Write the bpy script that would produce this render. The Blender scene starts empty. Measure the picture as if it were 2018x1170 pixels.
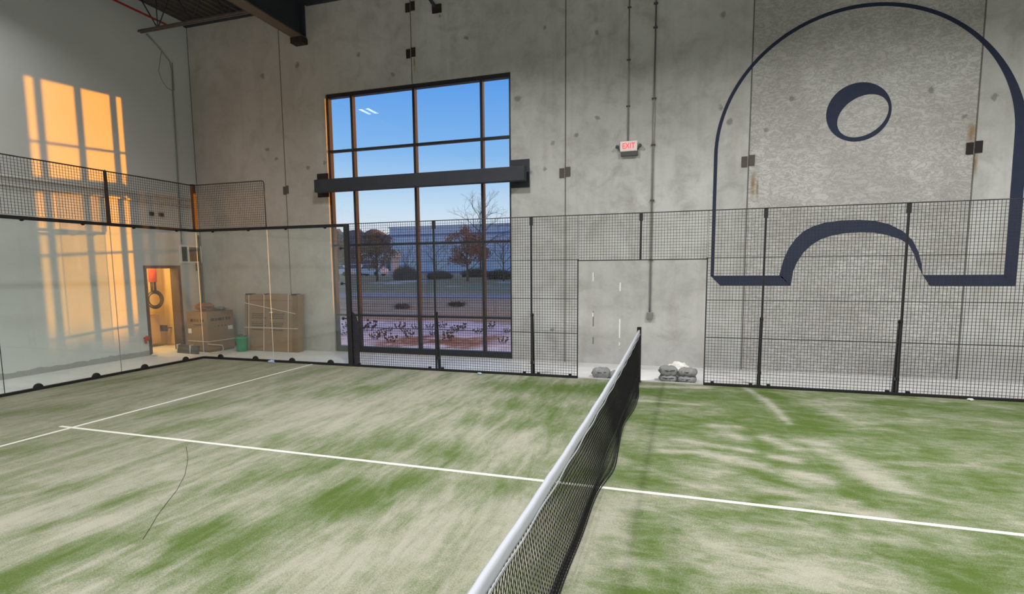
import bpy, bmesh, math, random
import numpy as np
from mathutils import Vector, Matrix
random.seed(7)
PI = math.pi
scene = bpy.context.scene
COL = scene.collection

# ------------------------------------------------------------------ helpers
OFF = {}
class MB:
    """collects simple shapes and links them as one mesh object"""
    def __init__(s): s.v = []; s.f = []; s.smooth = []
    def add(s, vs, fs, smooth=False):
        b = len(s.v); s.v += [tuple(p) for p in vs]
        for f in fs: s.f.append([b+i for i in f]); s.smooth.append(smooth)
        return s
    def box(s, x0, x1, y0, y1, z0, z1):
        return s.add([(x0,y0,z0),(x1,y0,z0),(x1,y1,z0),(x0,y1,z0),(x0,y0,z1),(x1,y0,z1),(x1,y1,z1),(x0,y1,z1)],
                     [(0,3,2,1),(4,5,6,7),(0,1,5,4),(1,2,6,5),(2,3,7,6),(3,0,4,7)])
    def cbox(s, c, d):
        return s.box(c[0]-d[0]/2,c[0]+d[0]/2,c[1]-d[1]/2,c[1]+d[1]/2,c[2]-d[2]/2,c[2]+d[2]/2)
    def bbox(s, x0, x1, y0, y1, z0, z1, b=.01):
        """box with chamfered edges"""
        bm = bmesh.new(); bmesh.ops.create_cube(bm, size=1)
        for v in bm.verts: v.co = Vector(((x0+x1)/2+v.co.x*(x1-x0),(y0+y1)/2+v.co.y*(y1-y0),(z0+z1)/2+v.co.z*(z1-z0)))
        bmesh.ops.bevel(bm, geom=bm.edges[:], offset=b, segments=2, affect='EDGES', profile=.6)
        return s.bm(bm)
    def bm(s, bm, smooth=False):
        bm.verts.index_update()
        s.add([tuple(v.co) for v in bm.verts], [[v.index for v in f.verts] for f in bm.faces], smooth); bm.free(); return s
    def tube(s, pts, r, n=8, cap=True, smooth=True):
        pts = [Vector(p) for p in pts]; m = len(pts); rs = r if isinstance(r,(list,tuple)) else [r]*m
        vs = []; up = None
        for i, p in enumerate(pts):
            d = (pts[min(i+1,m-1)]-pts[max(i-1,0)])
            d = d.normalized() if d.length > 1e-9 else Vector((0,0,1))
            if up is None:
                a = Vector((0,0,1)) if abs(d.z) < .9 else Vector((1,0,0)); up = d.cross(a).normalized()
            else:
                up = (up - d*up.dot(d)); up = up.normalized() if up.length > 1e-6 else d.orthogonal().normalized()
            w = d.cross(up)
            for k in range(n):
                t = 2*PI*k/n; vs.append(p+(up*math.cos(t)+w*math.sin(t))*rs[i])
        fs = []
        for i in range(m-1):
            for k in range(n): fs.append((i*n+k,i*n+(k+1)%n,(i+1)*n+(k+1)%n,(i+1)*n+k))
        if cap: fs += [tuple(range(n-1,-1,-1)), tuple(range((m-1)*n,m*n))]
        return s.add(vs, fs, smooth)
    def bar(s, p0, p1, w, h=None):
        """square section bar between two points"""
        h = h or w; p0 = Vector(p0); p1 = Vector(p1); d = (p1-p0).normalized()
        a = Vector((0,0,1)) if abs(d.z) < .95 else Vector((0,1,0))
        u = d.cross(a).normalized()*w/2; v = u.cross(d).normalized()*h/2
        vs = [p0-u-v,p0+u-v,p0+u+v,p0-u+v,p1-u-v,p1+u-v,p1+u+v,p1-u+v]
        return s.add(vs, [(0,3,2,1),(4,5,6,7),(0,1,5,4),(1,2,6,5),(2,3,7,6),(3,0,4,7)])
    def lathe(s, prof, c=(0,0,0), n=24, axis='z', a0=0, a1=2*PI):
        full = abs(a1-a0-2*PI) < 1e-6; m = n if full else n+1; vs = []
        for r, z in prof:
            for k in range(m):
                t = a0+(a1-a0)*k/n; q = (r*math.cos(t), r*math.sin(t), z)
                if axis == 'x': q = (z, q[0], q[1])
                if axis == 'y': q = (q[0], z, q[1])
                vs.append((c[0]+q[0],c[1]+q[1],c[2]+q[2]))
        fs = []
        for i in range(len(prof)-1):
            for k in range(n if full else n):
                k2 = (k+1)%m if full else k+1
                fs.append((i*m+k,i*m+k2,(i+1)*m+k2,(i+1)*m+k))
        return s.add(vs, fs, True)
    def prism(s, poly, axis, a, b):
        """extrude a 2D polygon along an axis between a and b"""
        n = len(poly)
        def P(p, t): return {'x':(t,p[0],p[1]),'y':(p[0],t,p[1]),'z':(p[0],p[1],t)}[axis]
        vs = [P(p,a) for p in poly]+[P(p,b) for p in poly]
        fs = [tuple(range(n)), tuple(range(2*n-1,n-1,-1))]+[(i,(i+1)%n,n+(i+1)%n,n+i) for i in range(n)]
        return s.add(vs, fs)
    def strip(s, A, B, y0, y1):
        """band between two curves (x,z) as a thin solid from y0 to y1"""
        n = len(A); vs = []
        for y in (y0, y1): vs += [(p[0],y,p[1]) for p in A]+[(p[0],y,p[1]) for p in B]
        fs = []
        for i in range(n-1):
            fs += [(i,i+1,n+i+1,n+i),(2*n+i,3*n+i,3*n+i+1,2*n+i+1),(i,2*n+i,2*n+i+1,i+1),(n+i,n+i+1,3*n+i+1,3*n+i)]
        fs += [(0,n,3*n,2*n),(n-1,3*n-1,4*n-1,2*n-1)]
        return s.add(vs, fs)
    def build(s, name, mat, parent=None, origin=None, fixn=True):
        o0 = Vector(OFF.get(parent.name,(0,0,0))) if parent else Vector(origin or (0,0,0))
        me = bpy.data.meshes.new(name)
        me.from_pydata([tuple(Vector(p)-o0) for p in s.v], [], s.f)
        me.polygons.foreach_set('use_smooth', s.smooth)
        if fixn:
            bm = bmesh.new(); bm.from_mesh(me); bmesh.ops.recalc_face_normals(bm, faces=bm.faces); bm.to_mesh(me); bm.free()
        me.update()
        ob = bpy.data.objects.new(name, me); COL.objects.link(ob)
        if mat is not None:
            for m in (mat if isinstance(mat,(list,tuple)) else [mat]): me.materials.append(m)
        if parent: ob.parent = parent
        else: ob.location = o0
        OFF[ob.name] = tuple(o0)
        return ob
def tag(o, label=None, cat=None, group=None, kind=None):
    if label: o['label'] = label
    if cat: o['category'] = cat
    if group: o['group'] = group
    if kind: o['kind'] = kind
    return o
def thing(name, loc, label, cat, group=None, rz=0):
    o = bpy.data.objects.new(name, None); COL.objects.link(o); o.empty_display_size = .1
    o.location = loc; OFF[o.name] = tuple(loc); o.rotation_euler = (0,0,rz)
    return tag(o, label, cat, group)
def struct(o, label=None):
    o['kind'] = 'structure'
    if label: o['label'] = label
    return o
def dup(o, loc=None, label=None, group=None, parent=None, rz=None):
    c = o.copy(); COL.objects.link(c)
    if parent is not None: c.parent = parent
    for ch in list(o.children): dup(ch, parent=c)
    if loc is not None: c.location = loc
    if rz is not None: c.rotation_euler = (0,0,rz)
    if label: c['label'] = label
    if group: c['group'] = group
    return c

# ------------------------------------------------------------------ materials
class NT:
    def __init__(s, name):
        s.m = bpy.data.materials.new(name); s.m.use_nodes = True; s.t = s.m.node_tree
        s.b = s.t.nodes['Principled BSDF']; s.out = s.t.nodes['Material Output']; s._c = None
    def n(s, typ, **k):
        nd = s.t.nodes.new(typ)
        for a, b in k.items(): setattr(nd, a, b)
        return nd
    def l(s, a, b): s.t.links.new(a, b)
    def put(s, sock, v):
        if isinstance(v, bpy.types.NodeSocket): s.l(v, sock)
        elif v is not None:
            if sock.type == 'RGBA' and len(v) == 3: v = (*v, 1)
            sock.default_value = v
    @property
    def co(s):
        if not s._c: s._c = s.n('ShaderNodeTexCoord').outputs['Object']
        return s._c
    def math(s, op, a, b=None, c=None, clamp=False):
        nd = s.n('ShaderNodeMath', operation=op, use_clamp=clamp)
        s.put(nd.inputs[0], a); s.put(nd.inputs[1], b)
        if c is not None: s.put(nd.inputs[2], c)
        return nd.outputs[0]
    def map(s, scale=(1,1,1), loc=(0,0,0), rot=(0,0,0), vec=None):
        nd = s.n('ShaderNodeMapping'); s.l(vec or s.co, nd.inputs['Vector'])
        nd.inputs['Scale'].default_value = scale; nd.inputs['Location'].default_value = loc; nd.inputs['Rotation'].default_value = rot
        return nd.outputs[0]
    def noise(s, scale, detail=4, rough=.55, vec=None, dist=0):
        nd = s.n('ShaderNodeTexNoise'); s.l(vec or s.co, nd.inputs['Vector'])
        nd.inputs['Scale'].default_value = scale; nd.inputs['Detail'].default_value = detail
        nd.inputs['Roughness'].default_value = rough; nd.inputs['Distortion'].default_value = dist
        return nd.outputs['Fac']
    def ramp(s, fac, stops):
        nd = s.n('ShaderNodeValToRGB'); s.put(nd.inputs[0], fac); e = nd.color_ramp.elements
        while len(e) < len(stops): e.new(.5)
        for i, (p, c) in enumerate(stops): e[i].position = p; e[i].color = (*c, 1) if len(c) == 3 else c
        return nd.outputs[0]
    def mr(s, v, a, b, c=0, d=1, smooth=True):
        nd = s.n('ShaderNodeMapRange'); nd.interpolation_type = 'SMOOTHSTEP' if smooth else 'LINEAR'
        s.put(nd.inputs['Value'], v)
        for k, x in zip(('From Min','From Max','To Min','To Max'), (a,b,c,d)): s.put(nd.inputs[k], x)
        return nd.outputs[0]
    def mix(s, fac, a, b, mode='MIX'):
        nd = s.n('ShaderNodeMix', data_type='RGBA', blend_type=mode)
        s.put(nd.inputs[0], fac); s.put(nd.inputs[6], a); s.put(nd.inputs[7], b)
        return nd.outputs[2]
    def xyz(s):
        nd = s.n('ShaderNodeSeparateXYZ'); s.l(s.co, nd.inputs[0]); return nd.outputs
    def bump(s, h, strength=.3, dist=.01):
        nd = s.n('ShaderNodeBump'); s.put(nd.inputs['Height'], h)
        nd.inputs['Strength'].default_value = strength; nd.inputs['Distance'].default_value = dist
        s.l(nd.outputs[0], s.b.inputs['Normal'])
    def fin(s, col=None, rough=None, metal=None, spec=None):
        if col is not None: s.put(s.b.inputs['Base Color'], col)
        if rough is not None: s.put(s.b.inputs['Roughness'], rough)
        if metal is not None: s.b.inputs['Metallic'].default_value = metal
        if spec is not None: s.b.inputs['Specular IOR Level'].default_value = spec
        return s.m
def plain(name, col, rough=.6, metal=0, var=.15, scale=6, spec=.5, bump=0):
    t = NT(name); f = t.noise(scale, 5, .6)
    c = t.mix(f, tuple(x*(1-var) for x in col), tuple(min(1,x*(1+var)) for x in col))
    if bump: t.bump(t.noise(scale*6, 4), bump, .004)
    return t.fin(c, rough, metal, spec)
def emit(name, col, strength):
    t = NT(name); t.b.inputs['Emission Color'].default_value = (*col,1); t.b.inputs['Emission Strength'].default_value = strength
    return t.fin(col, .5)

YW = 6.75; XL = -11.75; ZC = 8.45
GX = [-8.87, -5.27, -1.71, 1.88, 5.48]           # joints between the tilt-up panels
SPOTS = [(-6.66,7.07,.06),(-4.54,7.63,.04),(-3.94,7.08,.05),(-2.16,7.07,.05),(-1.06,6.81,.05),(-1.03,5.12,.05),(-1.48,4.83,.05),(-1.97,4.7,.05),
 (-2.17,4.18,.05),(-2.51,4.13,.07),(1.33,6.83,.07),(1.34,5.13,.05),(1.51,4.83,.06),(-8.36,7.02,.07),(-9.4,6.88,.06),(-9.38,5.1,.06),
 (-8.18,4.57,.06),(-9.13,4.84,.05),(-5.74,6.52,.05),(2.58,5.15,.06),(4.78,5.08,.05),(5.7,4.87,.05),(5.29,4.59,.05),(-2.76,5.68,.08),(2.17,4.64,.05),(-2.0,.69,.05),(-7.69,4.66,.05)]
def concrete_wall():
    t = NT('tilt_up_concrete'); X = t.xyz(); x, z = X[0], X[2]
    big = t.noise(.45, 6, .6, dist=.6); mid = t.noise(2.2, 8, .65, dist=.4); fine = t.noise(22, 4, .7)
    vert = t.noise(1, 5, .6, vec=t.map((5,1,.35)))
    c = t.ramp(big, [(.3,(.44,.445,.43)),(.5,(.53,.535,.52)),(.72,(.62,.625,.61))])
    c = t.mix(t.mr(mid,.4,.75), c, (.38,.375,.355), 'MIX'); 
    c = t.mix(t.math('MULTIPLY', t.mr(vert,.45,.75), .35), c, (.38,.345,.30))
    c = t.mix(t.math('MULTIPLY', t.mr(fine,.35,.7), .12), c, (.65,.65,.64))
    # warm bounce light painted into the concrete towards the left end
    c = t.mix(t.mr(x,-4.6,-8.6,0,.42), c, (.46,.38,.31))
    # rough panel: mottled, stained, wormy veins
    pm = t.math('MULTIPLY', t.math('GREATER_THAN', x, GX[3]), t.math('LESS_THAN', x, GX[4]))
    wv = t.noise(5.0, 8, .75, vec=t.map((1,1,2.2)), dist=1.1)
    vein = t.math('SUBTRACT', 1, t.mr(t.math('ABSOLUTE', t.math('SUBTRACT', wv, .5)), .0, .06))
    patch = t.noise(1.1, 4, .6)
    c2 = t.mix(t.mr(patch,.35,.65), (.46,.45,.43), (.59,.585,.57))
    c2 = t.mix(t.math('MULTIPLY', vein, .62), c2, (.20,.195,.18))
    c2 = t.mix(t.math('MULTIPLY', t.mr(t.noise(14,4,.8),.5,.8), .3), c2, (.22,.215,.2))
    c = t.mix(t.math('MULTIPLY', pm, .85), c, c2)
    # round trowel marks low on the wall
    ring = None
    for cx, cz, r in ((-1.1,1.1,.52),(1.42,1.15,.52),(-.95,.05,.5),(.6,.0,.55),(1.1,.05,.45)):
        vd = t.n('ShaderNodeVectorMath', operation='DISTANCE'); cm = t.n('ShaderNodeCombineXYZ')
        t.l(x, cm.inputs[0]); t.l(z, cm.inputs[2]); t.l(cm.outputs[0], vd.inputs[0]); vd.inputs[1].default_value = (cx,0,cz)
        m = t.mr(vd.outputs['Value'], r, r-.03, 0, 1); ring = m if ring is None else t.math('MAXIMUM', ring, m)
    c = t.mix(t.math('MULTIPLY', ring, .16), c, (.62,.62,.60))
    # dark tie holes and stains
    dn = t.noise(9, 3, .6); cm = t.n('ShaderNodeCombineXYZ'); t.l(x, cm.inputs[0]); t.l(z, cm.inputs[2])
    off = t.n('ShaderNodeVectorMath', operation='ADD'); t.l(cm.outputs[0], off.inputs[0])
    sc = t.n('ShaderNodeVectorMath', operation='SCALE'); nn = t.n('ShaderNodeTexNoise'); t.l(t.co, nn.inputs[0]); nn.inputs['Scale'].default_value = 8
    t.l(nn.outputs['Color'], sc.inputs[0]); sc.inputs['Scale'].default_value = .14; t.l(sc.outputs[0], off.inputs[1])
    sp = None
    for sx, sz, r in SPOTS:
        vd = t.n('ShaderNodeVectorMath', operation='DISTANCE'); t.l(off.outputs[0], vd.inputs[0]); vd.inputs[1].default_value = (sx+.07,.07,sz+.07)
        m = t.mr(vd.outputs['Value'], r*.5, r*1.3, 1, 0); sp = m if sp is None else t.math('MAXIMUM', sp, m)
    c = t.mix(t.math('MULTIPLY', sp, .55), c, (.10,.098,.09))
    # rust runs below the weld plates
    rs = None
    for rx, rz, w, h in ((1.97,3.62,.07,.42),(2.05,3.55,.04,.3),(5.42,4.3,.10,.35),(5.5,3.8,.06,.35),(-5.2,6.7,.04,.3)):
        m = t.math('MULTIPLY', t.mr(t.math('ABSOLUTE', t.math('SUBTRACT', x, rx)), 0, w, 1, 0), t.mr(t.math('ABSOLUTE', t.math('SUBTRACT', z, rz)), 0, h, 1, 0))
        rs = m if rs is None else t.math('MAXIMUM', rs, m)
    c = t.mix(t.math('MULTIPLY', rs, t.mr(dn,.2,.6,.3,.9)), c, (.26,.16,.06))
    # white plaster drips beside the door opening
    for px_, lo, hi, col in ((-.53,.3,1.9,(.85,.85,.83)),(-1.09,.25,1.95,(.2,.2,.19)),(-1.1,1.0,1.95,(.8,.8,.78))):
        m = t.math('MULTIPLY', t.math('LESS_THAN', t.math('ABSOLUTE', t.math('SUBTRACT', x, px_)), .014),
                   t.math('MULTIPLY', t.math('GREATER_THAN', z, lo), t.math('LESS_THAN', z, hi)))
        gap = t.math('GREATER_THAN', t.noise(1, 2, .5, vec=t.map((1,1,3.2),(px_*7,0,0))), .52)
        c = t.mix(t.math('MULTIPLY', m, gap), c, col)
    # joints
    j = None
    for g in GX+[XL+.012]:
        m = t.math('LESS_THAN', t.math('ABSOLUTE', t.math('SUBTRACT', x, g)), .013); j = m if j is None else t.math('MAXIMUM', j, m)
    c = t.mix(t.math('MULTIPLY', j, .8), c, (.07,.065,.06))
    t.bump(t.math('SUBTRACT', t.math('ADD', t.math('MULTIPLY', mid, .5), t.math('MULTIPLY', fine, .2)), j), .35, .012)
    return t.fin(c, .85, 0, .3)

M = {}
M['concrete'] = concrete_wall()
M['concrete_plain'] = plain('plain_concrete', (.42,.42,.41), .85, 0, .15, 1.5, .3, .2)
def drywall():
    t = NT('white_drywall'); X = t.xyz(); z = X[2]
    edge = t.math('ADD', .02, t.math('MULTIPLY', t.noise(3.5, 6, .7), .16))
    m = t.mr(z, edge, t.math('ADD', edge, .015))
    c = t.mix(t.noise(.7,4,.5), (.58,.61,.60), (.66,.68,.67))
    c = t.mix(m, t.mix(t.noise(5,5,.6), (.30,.30,.295), (.40,.40,.395)), c)
    t.bump(t.noise(60,3), .08, .003)
    return t.fin(c, .6, 0, .35)
M['drywall'] = drywall()
def slab():
    t = NT('pale_concrete_slab'); a = t.noise(.9, 8, .65, dist=.5); b = t.noise(14, 5, .6)
    c = t.ramp(a, [(.3,(.66,.66,.66)),(.6,(.80,.80,.80)),(.8,(.86,.86,.86))])
    c = t.mix(t.math('MULTIPLY', t.mr(b,.5,.8), .25), c, (.4,.4,.39))
    return t.fin(c, .5, 0, .4)
M['slab'] = slab()
M['black'] = plain('black_powder_coat', (.016,.016,.018), .4, 0, .2, 8, .5)
M['black_matte'] = plain('black_matte', (.014,.014,.015), .8, 0, .2, 8, .3)
M['wire'] = plain('dark_grey_wire', (.03,.032,.036), .5, .2, .1, 5)
M['steel_dark'] = plain('dark_primed_steel', (.035,.04,.05), .6, .1, .25, 3, .4)
M['flange'] = plain('brown_grey_primer', (.13,.10,.08), .7, 0, .2, 3, .3)
M['corner_post'] = plain('dark_red_brown_post', (.07,.022,.015), .45, 0, .2, 5)
M['deck'] = plain('grey_metal_deck', (.085,.07,.066), .6, .2, .25, 2, .4)
M['alu'] = plain('dark_bronze_aluminium', (.03,.031,.035), .35, .3, .1, 3, .5)
M['navy'] = plain('navy_wall_paint', (.024,.032,.066), .7, 0, .25, 4, .3)
M['plate'] = plain('weathered_weld_plate', (.12,.105,.095), .8, .2, .4, 12, .3)
M['plate_dark'] = plain('dark_weld_plate', (.035,.028,.026), .8, .2, .3, 12, .3)
M['conduit'] = plain('galvanised_conduit', (.30,.30,.30), .4, .6, .15, 8)
M['white_paint'] = plain('white_painted_pipe', (.62,.62,.62), .5, 0, .06, 3)
M['red_paint'] = plain('red_sprinkler_paint', (.50,.03,.015), .45, 0, .12, 4)
M['orange_red'] = plain('orange_red_pipe', (.75,.10,.02), .45, 0, .12, 4)
M['white_line'] = plain('white_turf_line', (.62,.62,.56), .9, 0, .05, 30, .2)
M['tape'] = plain('white_net_tape', (.40,.42,.47), .6, 0, .05, 12, .3)
M['net'] = plain('black_net_cord', (.012,.012,.013), .8, 0, .2, 30, .2)
M['card'] = plain('brown_cardboard', (.30,.185,.10), .85, 0, .14, 4, .2, .1)
M['card_dark'] = plain('dark_brown_cardboard', (.22,.12,.055), .85, 0, .14, 4, .2)  # darker brown for the carton seam, side board and pallet runners
M['ink'] = plain('faded_black_ink', (.10,.06,.035), .9, 0, .2, 20, .1)
M['strap'] = plain('pale_plastic_strap', (.72,.62,.52), .5, 0, .08, 10)
M['label'] = plain('white_paper_label', (.8,.8,.78), .7, 0, .05, 10)
M['green'] = plain('green_bucket_plastic', (.0,.30,.13), .4, 0, .12, 6)
M['bag'] = plain('grey_woven_sack', (.24,.245,.245), .9, 0, .35, 9, .2, .6)
M['white_cloth'] = plain('white_plastic_sheet', (.8,.78,.74), .6, 0, .08, 10)
M['blue_scrap'] = plain('pale_blue_plastic', (.45,.62,.85), .5, 0, .2, 20)
M['door_frame'] = plain('dark_brown_door_frame', (.06,.045,.038), .5, 0, .15, 4)
M['door_leaf'] = plain('grey_brown_door_leaf', (.13,.10,.085), .5, 0, .12, 3)
M['yellow_wall'] = plain('cream_closet_wall', (.72,.55,.28), .8, 0, .08, 2)
M['tan_box'] = plain('tan_panel_box', (.55,.38,.18), .6, 0, .1, 3)
M['hose'] = plain('black_rubber_hose', (.03,.022,.02), .5, 0, .2, 10)
M['fixture'] = plain('white_fixture_housing', (.7,.7,.7), .4, 0, .03, 3)
M['grey_box'] = plain('grey_plastic_housing', (.09,.095,.09), .6, 0, .15, 10)
M['sign_white'] = emit('white_sign_face', (.85,.72,.70), .12)
M['sign_red'] = emit('red_lit_letters', (1.0,.02,.05), .9)
M['scrap_brown'] = plain('crumpled_brown_paper', (.30,.13,.06), .9, 0, .3, 14, .2)
def glass(name, tint, dust, ior=1.5, boost=1.0):
    t = NT(name); tr = t.n('ShaderNodeBsdfTransparent'); tr.inputs[0].default_value = (*tint,1)
    gl = t.n('ShaderNodeBsdfGlossy'); gl.inputs['Roughness'].default_value = .0
    lw = t.n('ShaderNodeLayerWeight'); lw.inputs[0].default_value = .5; f0 = ((ior-1)/(ior+1))**2   # Schlick, same from both sides of the pane
    fr = t.math('MULTIPLY_ADD', t.math('POWER', lw.outputs['Facing'], 5), 1-f0, f0)
    m1 = t.n('ShaderNodeMixShader'); t.l(t.math('MULTIPLY', fr, boost, clamp=True), m1.inputs[0])
    t.l(tr.outputs[0], m1.inputs[1]); t.l(gl.outputs[0], m1.inputs[2])
    last = m1
    if dust:
        df = t.n('ShaderNodeBsdfDiffuse'); df.inputs[0].default_value = (.75,.78,.78,1); m2 = t.n('ShaderNodeMixShader')
        t.l(t.mr(t.noise(1.2,5,.6), .3,.75, dust*.6, dust*1.4), m2.inputs[0]); t.l(m1.outputs[0], m2.inputs[1]); t.l(df.outputs[0], m2.inputs[2]); last = m2
    t.l(last.outputs[0], t.out.inputs[0]); return t.m
M['window_glass'] = glass('clear_window_pane', (.97,.98,1.0), 0, 1.45)
M['court_glass'] = glass('dusty_tempered_glass', (.95,.98,.97), .05, 1.42)
M['glass_edge'] = plain('pale_glass_edge', (.62,.66,.64), .3, 0, .05, 3)
def turf():
    t = NT('sand_dusted_turf')
    at = t.n('ShaderNodeAttribute', attribute_name='green'); g = at.outputs['Fac']
    x, y = t.xyz()[:2]
    st1 = t.noise(1, 6, .65, vec=t.map((2.6,.55,1),(0,0,0),(0,0,-.15)), dist=.5)
    st2 = t.noise(1, 6, .65, vec=t.map((1.4,2.6,1),(4,0,0),(0,0,.5)), dist=.5)
    side = t.mr(x, -.4, .4)
    st = t.math('ADD', t.math('MULTIPLY', st1, t.math('SUBTRACT', 1, side)), t.math('MULTIPLY', st2, side))
    f2 = t.noise(9, 5, .7); f3 = t.noise(75, 3, .8); f4 = t.noise(230, 2, .8)
    s3 = t.noise(1, 7, .7, vec=t.map((9,1.6,1),(2,0,0),(0,0,-.12)), dist=.8); s4 = t.noise(1, 7, .7, vec=t.map((3.2,9,1),(1,0,0),(0,0,.42)), dist=.8)
    s5 = t.math('ADD', t.math('MULTIPLY', s3, t.math('SUBTRACT', 1, side)), t.math('MULTIPLY', s4, side))
    v = t.math('ADD', g, t.math('MULTIPLY', t.math('SUBTRACT', st, .5), 1.5))
    v = t.math('ADD', v, t.math('MULTIPLY', t.math('SUBTRACT', s5, .5), 1.1))
    v = t.math('ADD', v, t.math('MULTIPLY', t.math('SUBTRACT', f2, .5), .55))
    v = t.math('ADD', v, t.math('MULTIPLY', t.math('SUBTRACT', f3, .5), 1.3))
    v = t.math('ADD', v, t.math('MULTIPLY', t.math('SUBTRACT', f4, .5), 1.5), clamp=True)
    c = t.ramp(v, [(0,(.36,.348,.285)),(.28,(.272,.278,.212)),(.5,(.185,.212,.130)),(.75,(.115,.155,.062)),(1,(.072,.116,.022))])
    c = t.mix(t.mr(x,-2,-9,0,.32), c, (.20,.19,.14))
    c = t.mix(t.math('MULTIPLY', t.mr(t.noise(160,2,.8),.5,.68), .42), c, (.08,.10,.045))
    t.bump(t.math('ADD', t.math('MULTIPLY', f4, .6), f3), .5, .01)
    return t.fin(c, .95, 0, .1)
M['turf'] = turf()
def ground():
    t = NT('winter_ground'); x, y, z = t.xyz()[:3]
    n1 = t.noise(.25, 7, .65, vec=t.map((.5,1.6,1))); n2 = t.noise(2.5, 6, .7); n0 = t.noise(.9, 6, .6)
    field = t.ramp(n1, [(.3,(.30,.20,.11)),(.5,(.52,.37,.22)),(.7,(.66,.50,.33))])
    grass = t.mix(n2, (.26,.24,.12), (.46,.40,.22))
    c = t.mix(t.mr(y, 36, 41), field, grass)
    road = t.math('MULTIPLY', t.mr(y,32.5,33.5), t.mr(y,38,36.5)); c = t.mix(road, c, (.42,.40,.42))
    snow2 = t.math('MULTIPLY', t.mr(n1,.56,.62), t.mr(y,40,48)); c = t.mix(t.math('MULTIPLY',snow2,.8), c, (.75,.75,.8))
    yy = t.math('ADD', y, t.math('MULTIPLY', t.math('SUBTRACT', n0, .5), 5))
    sn = t.mr(yy, 16.5, 14.5); scol = t.mix(t.mr(n2,.45,.75), (.92,.88,.90), (.66,.56,.56))  # pink cast of the low sun put into the snow colour; brown lumps mixed in
    c = t.mix(sn, c, scol)
    d1 = t.math('MULTIPLY', t.mr(t.math('ABSOLUTE', t.math('SUBTRACT', x, -6.3)), 1.3, 2.3, 1, 0), t.mr(t.math('ABSOLUTE', t.math('SUBTRACT', yy, 10.0)), .8, 1.5, 1, 0))
    c = t.mix(t.math('MULTIPLY', d1, t.mr(n2,.25,.5)), c, (.42,.21,.12))
    t.bump(n2, .5, .05)
    return t.fin(c, .9, 0, .1)
M['ground'] = ground()
M['bark'] = plain('grey_brown_bark', (.11,.08,.065), .9, 0, .2, 5, .2)
M['leaf_brown'] = plain('dry_brown_leaves', (.26,.165,.10), .8, 0, .4, 1.2, .2)
M['leaf_red'] = plain('dry_russet_leaves', (.40,.15,.08), .8, 0, .4, 1.2, .2)
M['hedge'] = plain('bare_purple_brown_twigs', (.17,.115,.095), .9, 0, .35, 2, .1)
M['dry'] = plain('dry_seed_heads', (.11,.075,.055), .9, 0, .3, 6, .1)
M['warehouse'] = plain('pale_blue_grey_cladding', (.74,.74,.82), .7, 0, .06, .2, .3)
M['warehouse_dark'] = plain('blue_grey_stripe', (.22,.27,.42), .7, 0, .06, .3)
M['house'] = plain('white_house_siding', (.62,.66,.74), .7, 0, .06, .4)
M['house_glass'] = plain('dark_blue_glazing', (.03,.08,.14), .15, 0, .2, .5)
M['car_white'] = plain('white_car_paint', (.75,.78,.82), .25, 0, .03, 1)
M['tyre'] = plain('black_tyre', (.015,.015,.016), .8, 0, .1, 8)
M['hill'] = plain('wooded_hillside', (.20,.18,.17), .95, 0, .5, .25, .1)

# ------------------------------------------------------------------ the hall
XR, YN = 22.0, -15.0
b = MB(); b.box(-16, XR+.3, YN-.3, 7.0, -.25, -.012); struct(b.build('floor', M['slab']))
WX0, WX1, WZ0, WZ1 = -7.62, -2.92, 0.0, 6.27      # window opening
TW = .23                                           # wall thickness
b = MB()
b.box(-14.5, WX0, YW, YW+TW, -.25, 9.2).box(WX1, XR+.3, YW, YW+TW, -.25, 9.2).box(WX0, WX1, YW, YW+TW, WZ1, 9.2).box(WX0, WX1, YW, YW+TW, -.25, WZ0)
struct(b.build('wall_far', M['concrete']))
DY0, DY1, DZ = 5.09, 6.02, 2.14                    # doorway in the left wall
b = MB()
b.box(XL-.24, XL, YN, DY0, -.25, 9.2).box(XL-.24, XL, DY1, YW, -.25, 9.2).box(XL-.24, XL, DY0, DY1, DZ, 9.2)
struct(b.build('wall_left', M['drywall']))
b = MB(); b.box(XR, XR+.3, YN, YW, -.25, 9.2); struct(b.build('wall_right', M['concrete_plain']))
b = MB(); b.box(-12, XR+.3, YN-.3, YN, -.25, 9.2); struct(b.build('wall_near', M['concrete_plain']))
# corrugated roof deck, flutes running away from the far wall
b = MB(); pitch, dep = .2, .06; prof = []
x = -14.4
while x < XR:
    prof += [(x,ZC),(x+.07,ZC),(x+.10,ZC+dep),(x+.17,ZC+dep)]; x += pitch
n = len(prof); vs = [(p[0],YN,p[1]) for p in prof]+[(p[0],YW,p[1]) for p in prof]
vs += [(p[0],YN,ZC+.3) for p in prof]+[(p[0],YW,ZC+.3) for p in prof]
fs = [(i,i+1,n+i+1,n+i) for i in range(n-1)]+[(2*n+i,3*n+i,3*n+i+1,2*n+i+1) for i in range(n-1)]
b.add(vs, fs); struct(b.build('ceiling', M['deck'], fixn=False))
# ledger angle under the deck along the far wall
b = MB(); b.box(XL, -8.36, YW-.09, YW-.002, 8.33, 8.445).box(-8.02, XR, YW-.09, YW-.002, 8.33, 8.445); struct(b.build('trim_1', M['steel_dark']))

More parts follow.
